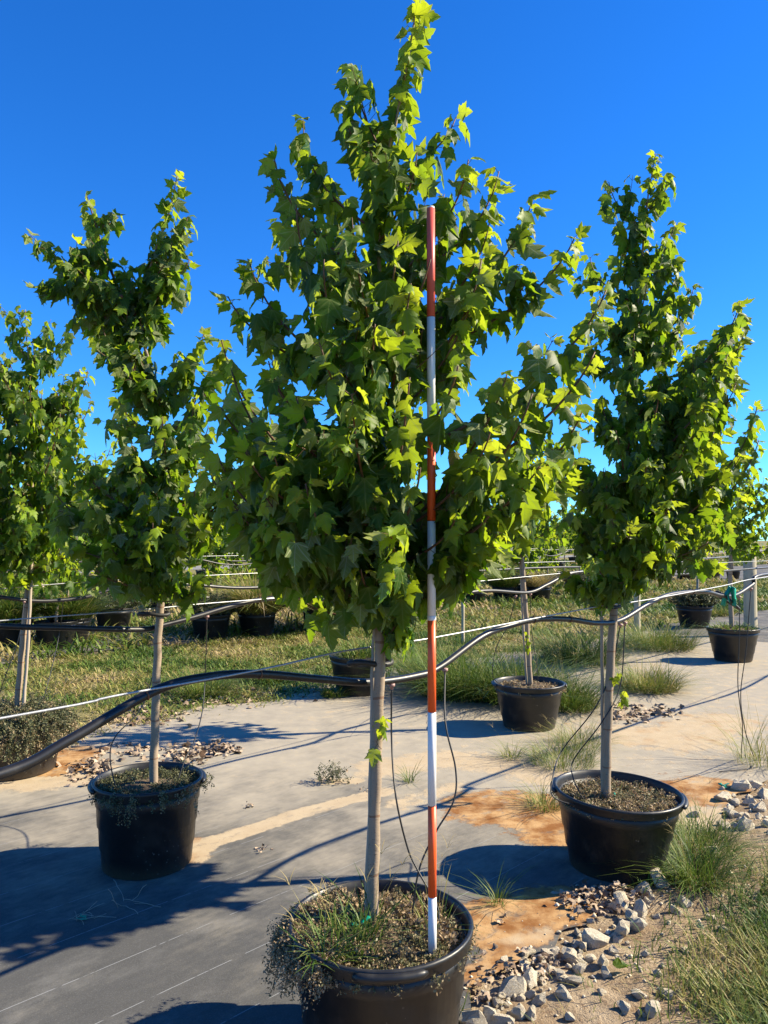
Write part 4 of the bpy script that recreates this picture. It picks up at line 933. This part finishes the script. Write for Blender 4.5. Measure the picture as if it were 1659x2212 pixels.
# grass in the pots
random.seed(9)
tuft('grass_tuft', P_front+Vector((-.10, -.10, .35)), .10, 130, .06, .17, .25, 'bright crabgrass sprouting in front of the trunk in the front pot', seed=50, heads=5, wid=.0024, lean=(.4, 1.3))
tuft('grass_tuft', P_front+Vector((-.03, -.02, .35)), .04, 40, .10, .22, .18, 'fresh upright grass around the trunk foot in the front pot', seed=51, heads=2, wid=.0024)
tuft('grass_tuft', P_front+Vector((-.17, -.19, .37)), .05, 40, .08, .17, .3, 'crabgrass creeping out over the front rim of the front pot', seed=52, lean=(.9, 1.8), wid=.0024, heads=3)
tuft('grass_tuft', P_front+Vector((.17, .03, .345)), .05, 30, .08, .2, .45, 'seeding grass stalks at the right inside wall of the front pot', seed=53, heads=6, wid=.0015)
tuft('grass_tuft', P_cb+Vector((0, 0, .35)), .22, 260, .12, .4, .32, 'grass filling the overgrown pot at the lawn edge', seed=54, heads=8, wid=.005)
tuft('grass_tuft', P_br+Vector((0, 0, .40)), .28, 420, .05, .16, .35, 'low grass filling the wide pot', seed=55, wid=.006)
tuft('grass_tuft', P_right+Vector((0.02, .05, .31)), .18, 50, .03, .10, .55, 'sparse grass blades in the tilted-rim pot', seed=56, wid=.0016)
tuft('grass_tuft', gz(G(1395, 1915)), .05, 40, .06, .2, .35, 'grass blades sprouting at the front foot of the tilted-rim pot', seed=57, wid=.0022, lean=(.8, 1.6))
tuft('grass_tuft', gz(G(985, 2205)), .02, 14, .06, .22, .45, 'few grass blades beside the foot of the front pot', seed=58, wid=.0018)

# pots beyond the lawn that hold other plants
def shrub_pot(a, b, rad, label_pot, label_plant, kind, seed):
    p = AB(a, b, .004); pot(p, .32, .25, .40, label_pot, .04, seed=seed, n=28)
    if kind == 'fountain': tuft('ornamental_grass', p+Vector((0, 0, .36)), .30, 1700, .45, 1.05, .66, label_plant, 'grass plant', 'ornamental grasses in pots', seed, (.7, 2.6), .007)
    if kind == 'green': tuft('ornamental_grass', p+Vector((0, 0, .36)), .30, 1100, .35, .85, .36, label_plant, 'grass plant', 'ornamental grasses in pots', seed, (.5, 2.0), .007)
    if kind == 'dry': tuft('ornamental_grass', p+Vector((0, 0, .36)), .28, 600, .3, .7, .95, label_plant, 'grass plant', 'ornamental grasses in pots', seed, (.8, 1.6), .007)
    if kind == 'mound':
        st = on_disc(p, .32, .40, 240); st = [(x, y, z+.16*(1-((x-p.x)**2+(y-p.y)**2)/.11)) for x, y, z in st]
        sprays('w', st, outdirs(p, st, .9, .6), .2, 8, .03, .2, .12, seed, .05, label_plant, p+Vector((0, 0, .4)))
def ab_of(px, py): g = G(px, py); return toab(g.x, g.y)
shrub_pot(*ab_of(555, 1372), .3, 'black pot under a big fountain of straw grass', 'big fountain of straw and green ornamental grass beyond the lawn', 'fountain', 71)
shrub_pot(*ab_of(245, 1362), .3, 'black pot with a rounded green shrub beyond the lawn', 'low rounded green shrub in a pot beyond the lawn', 'mound', 72)
shrub_pot(*ab_of(455, 1380), .3, 'black pot behind the leaves of the forked maple beyond the lawn', 'low weeds in the pot behind the forked maple', 'mound', 73)
shrub_pot(*ab_of(1165, 1300), .3, 'black pot of dead tan grass beyond the slim trunk', 'dead tan ornamental grass beyond the slim trunk', 'dry', 74)
shrub_pot(*ab_of(1090, 1300), .3, 'black pot of green grass beyond the slim trunk', 'upright green ornamental grass beyond the slim trunk', 'green', 75)
shrub_pot(*ab_of(1245, 1290), .3, 'bleached black pot on the far bed near the dead tan grass', 'low green plant in the bleached far pot', 'mound', 76)
shrub_pot(*ab_of(150, 1390), .3, 'black pot of tall green grass behind the weed-covered pot', 'tall green ornamental grass behind the weed-covered pot', 'green', 77)
shrub_pot(*ab_of(1500, 1355), .3, 'black pot in shade between the two wooden posts', 'dark low shrub between the two wooden posts', 'mound', 78)
shrub_pot(*ab_of(20, 1400), .3, 'black pot of dark grass at the edge of the far bed', 'dark green grass at the edge of the far bed', 'green', 79)
shrub_pot(*ab_of(690, 1360), .3, 'black pot of straw grass half hidden behind the tall maple', 'straw coloured grass half hidden behind the tall maple', 'fountain', 80)

# ------------------------------------------------------------------ stones
def stone_mesh(seed):
    r = random.Random(seed); import bmesh
    bm = bmesh.new(); bmesh.ops.create_icosphere(bm, subdivisions=2, radius=1)
    planes = [(Vector((r.gauss(0, 1), r.gauss(0, 1), r.gauss(0, 1))).normalized(), r.uniform(.42, .80)) for _ in range(12)]
    sc = Vector((r.uniform(.95, 1.6), r.uniform(.75, 1.1), r.uniform(.65, 1.1)))
    for v in bm.verts:
        p = v.co.copy()
        for n_, d in planes:
            e = p.dot(n_)-d
            if e > 0: p -= n_*e*.92
        k_ = 1+.34*(float(vnoise(p.x*3+9, p.y*3+p.z*2.3+9, seed))-.5)+.22*(float(vnoise(p.x*8+9, p.y*8+p.z*7+9, seed+1))-.5)
        p *= k_; v.co = Vector((p.x*sc.x, p.y*sc.y, p.z*sc.z))
    me = bpy.data.meshes.new('stone'); bm.to_mesh(me); bm.free(); me.materials.append(M['stone']); me.polygons.foreach_set('use_smooth', [False]*len(me.polygons)); return me
SM = [stone_mesh(s) for s in range(14)]
random.seed(33)
STN = [  # px, py, half-width px
 (1285,2035,34),(1345,2010,30),(1230,2070,30),(1195,2060,22),(1250,2095,27),(1210,2110,22),(1150,2120,32),(1215,2155,22),(1110,2140,42),(1075,2165,22),(1300,2085,22),(1165,2160,24),(1190,2060,18),(1390,1925,27),(1385,1968,25),(1345,1960,32),(1365,1985,20),(1375,2000,22),(1425,1905,36),(1480,1945,24),(1447,1890,22),(1540,1850,26),(1325,2050,20),(1275,2070,20),(1310,2110,16),(1240,2130,22),(1180,2095,20),(1120,2190,30),(1060,2195,26),(1085,2205,24),(1150,2195,22),(1025,2205,28),(1380,2160,26),(1350,2185,22),(1440,2150,22),(1410,2190,28),(1230,2195,18),(1300,2150,16),(1460,1965,16),(1335,2025,14),(1260,2045,16),(1170,2075,16),(1135,2085,18),(1145,2060,14),(1050,2150,16),(1595,1705,24),(1560,1730,26),(1620,1735,18),(1580,1760,22),(1610,1790,22),(1640,1750,20),(1650,1720,24),(1565,1785,16),(1630,1700,20),(1585,1735,16),(1655,1790,16),(1500,1765,14),(1390,2060,12),(1420,2110,12),(1480,2050,12)]
for i in range(62):
    t = random.random(); x = 1040+(1400-1040)*t+random.gauss(0, 30); y = 2190-(2190-1950)*t+random.gauss(0, 26); STN.append((x, min(y, 2212), random.uniform(7, 15)))
for i in range(14): STN.append((1600+random.gauss(0, 30), 1740+random.gauss(0, 25), random.uniform(7, 13)))
for i in range(26): STN.append((random.uniform(1330, 1640), random.uniform(1900, 2205), random.uniform(6, 12)))
for i, (x, y, s) in enumerate(STN):
    p = G(x, y); sz = s/FPX*p.y*.86; big = s >= 20
    o = bpy.data.objects.new('stone', SM[i % 14]); C.objects.link(o); o.scale = (sz*random.uniform(.9, 1.1),)*3; o.location = (p.x, p.y, groundz(p.x, p.y)+sz*.28); o.rotation_euler = (random.uniform(-.7, .7), random.uniform(-.7, .7), random.uniform(0, 6.28))
    far = x > 1540 and y < 1800
    lab = 'little pale limestone rock strewn among the stones' if s < 16 else 'pale limestone rock in the heap beside the green tape scraps' if far else ('pale angular limestone rock in the heap beside the front pot' if y > 2020 else 'pale limestone rock at the foot of the tilted-rim pot')
    if (x, y) == (1110, 2140): lab = 'largest pale rock at the edge of the front heap'
    if (x, y) == (1285, 2035): lab = 'long angular rock topping the front heap'
    dl = (p-G(1330, 2110)).length; 
    if s < 16 and dl < .22: lab = 'little pale rock beside the fallen green leaf'
    tag(o, lab, 'stone', 'little stones' if s < 16 else 'stones by the green tape' if far else ('stones in the front heap' if y > 2020 else 'stones by the tilted-rim pot'))
# small pebbles and clods
r = np.random.default_rng(44); Vs, Fs, k0 = [], [], 0
octv = np.array([[1, 0, 0], [-1, 0, 0], [0, 1, 0], [0, -1, 0], [0, 0, 1], [0, 0, -1]], float); octf = np.array([[0, 2, 4], [2, 1, 4], [1, 3, 4], [3, 0, 4], [2, 0, 5], [1, 2, 5], [3, 1, 5], [0, 3, 5]])
for i in range(2600):
    X, Y = r.uniform(.2, 3.0), r.uniform(2.4, 6.0); a, b = toab(X, Y)
    if b > 1.85+r.normal(0, .05) or r.random() > math.exp(-((b-1.62)/.35)**2)*.8+.18: continue
    s = .003+.011*r.random()**3.2; v = octv*(s*r.uniform(.6, 1.3, (6, 1)))+r.normal(0, s*.15, (6, 3)); v += np.array([X, Y, max(groundz(X, Y), .004 if b > 1.74 else -1)+s*.3])
    Vs.append(v); Fs.append(octf+k0); k0 += 6
me = mesh_np('pebbles', np.concatenate(Vs), np.concatenate(Fs), np.full(len(Fs)*8, 3)); tag(link('pebbles', me, M['stone']), 'small pebbles and clods strewn over the bare soil', 'pebbles', None, 'stuff')

# ------------------------------------------------------------------ dead leaves
def litter(label, blobs, n, seed, size=.03):
    r = random.Random(seed); ls = []
    for i in range(n):
        x, y, sx, sy = r.choice(blobs); p = G(x+r.gauss(0, sx), y+r.gauss(0, sy)); 
        d = Vector((r.gauss(0, 1), r.gauss(0, 1), r.gauss(0, .35))); nn = Vector((r.gauss(0, .7), r.gauss(0, .7), 1))
        ls.append((frame(d, nn), np.array((p.x, p.y, max(.006, groundz(p.x, p.y)+.004)+abs(r.gauss(0, .016)))), size*r.uniform(.5, 1.35), min(1, max(0, r.gauss(.55, .3))), r.randrange(6)))
    Vs, Fs, Ts = [], [], []; k_ = 0
    for M3, p, s, t, si in ls:
        P, F, _ = SHAPES[1][si]; P = P.copy(); P[:, 2] = -1.6*P[:, 0]**2-.5*(P[:, 1]-.5)**2+.15*P[:, 0]; Vs.append(P*s @ M3.T+p); Fs.append(np.array(F)+k_); k_ += len(P); Ts.append(np.full(len(P), t))
    F = np.concatenate(Fs); me = mesh_np('leaf_litter', np.concatenate(Vs), F, np.full(len(F), 3), True); attr(me, 'tint', np.concatenate(Ts))
    tag(link('leaf_litter', me, M['litter']), label, 'dead leaves', None, 'stuff')
litter('curled dead leaves heaped behind the pot of the forked maple', [(185,1668,25,14),(215,1655,20,12),(430,1622,35,10),(480,1620,22,6),(300,1625,50,10),(400,1640,25,10)], 420, 1, .05)
litter('curled dead leaves at the front foot of the tilted-rim pot', [(1250,1945,28,9),(1300,1960,30,14),(1340,1935,25,10),(1280,1935,25,8)], 200, 2, .04)
litter('dead leaves caught between the front stones', [(1090,2100,30,14),(1130,2110,30,12),(1160,2080,30,14),(1040,2140,14,14)], 90, 3, .032)
litter('dark dead leaves heaped below the trunk sprouts', [(1370,1545,30,10),(1340,1550,20,8),(1430,1540,25,6)], 170, 4, .06)
litter('dry leaf crumbs along the lawn edge', [(280,1560,50,8),(350,1545,40,8),(580,1500,70,6),(450,1515,60,6)], 260, 5, .05)
litter('single curled leaves scattered on the fabric', [(540,1742,8,3),(568,1840,9,4),(735,1690,25,5),(800,1712,12,4),(1085,1990,8,8)], 46, 6, .022)
# one fallen green leaf and a few dead stems
o = bpy.data.objects.new('fallen_leaf', leaf_mesh(2, 1)); C.objects.link(o); p = G(1330, 2110); o.location = (p.x, p.y, groundz(p.x, p.y)+.03); o.scale = (.07,)*3; o.rotation_euler = (.25, .15, -1.2); tag(o, 'fallen pale green leaf lying among the front stones', 'leaf')
def stems(px, py, n, L, label, seed):
    r = random.Random(seed); c = gz(G(px, py)); c.z = .008; mb = MB(c)
    for i in range(n):
        q = c+Vector((r.gauss(0, .03), r.gauss(0, .02), 0)); d = Vector((r.gauss(.4, .7), r.gauss(.1, .6), r.uniform(.05, .5))).normalized(); pts = [q]
        for j in range(5): d = (d+Vector((r.gauss(0, .2), r.gauss(0, .2), r.gauss(-.08, .15)))).normalized(); q = q+d*L/5; q.z = max(q.z, .008); pts.append(q.copy())
        mb.tube(pts, .0011, 4, False)
    o = mb.build('dead_stems', M['stake']); o.location = c; tag(o, label, 'dead stems')
stems(262, 1955, 7, .14, 'dry dead stems lying on the shaded fabric', 1)
stems(170, 1985, 9, .10, 'tangle of dry stems beside the small green tape scrap', 2)
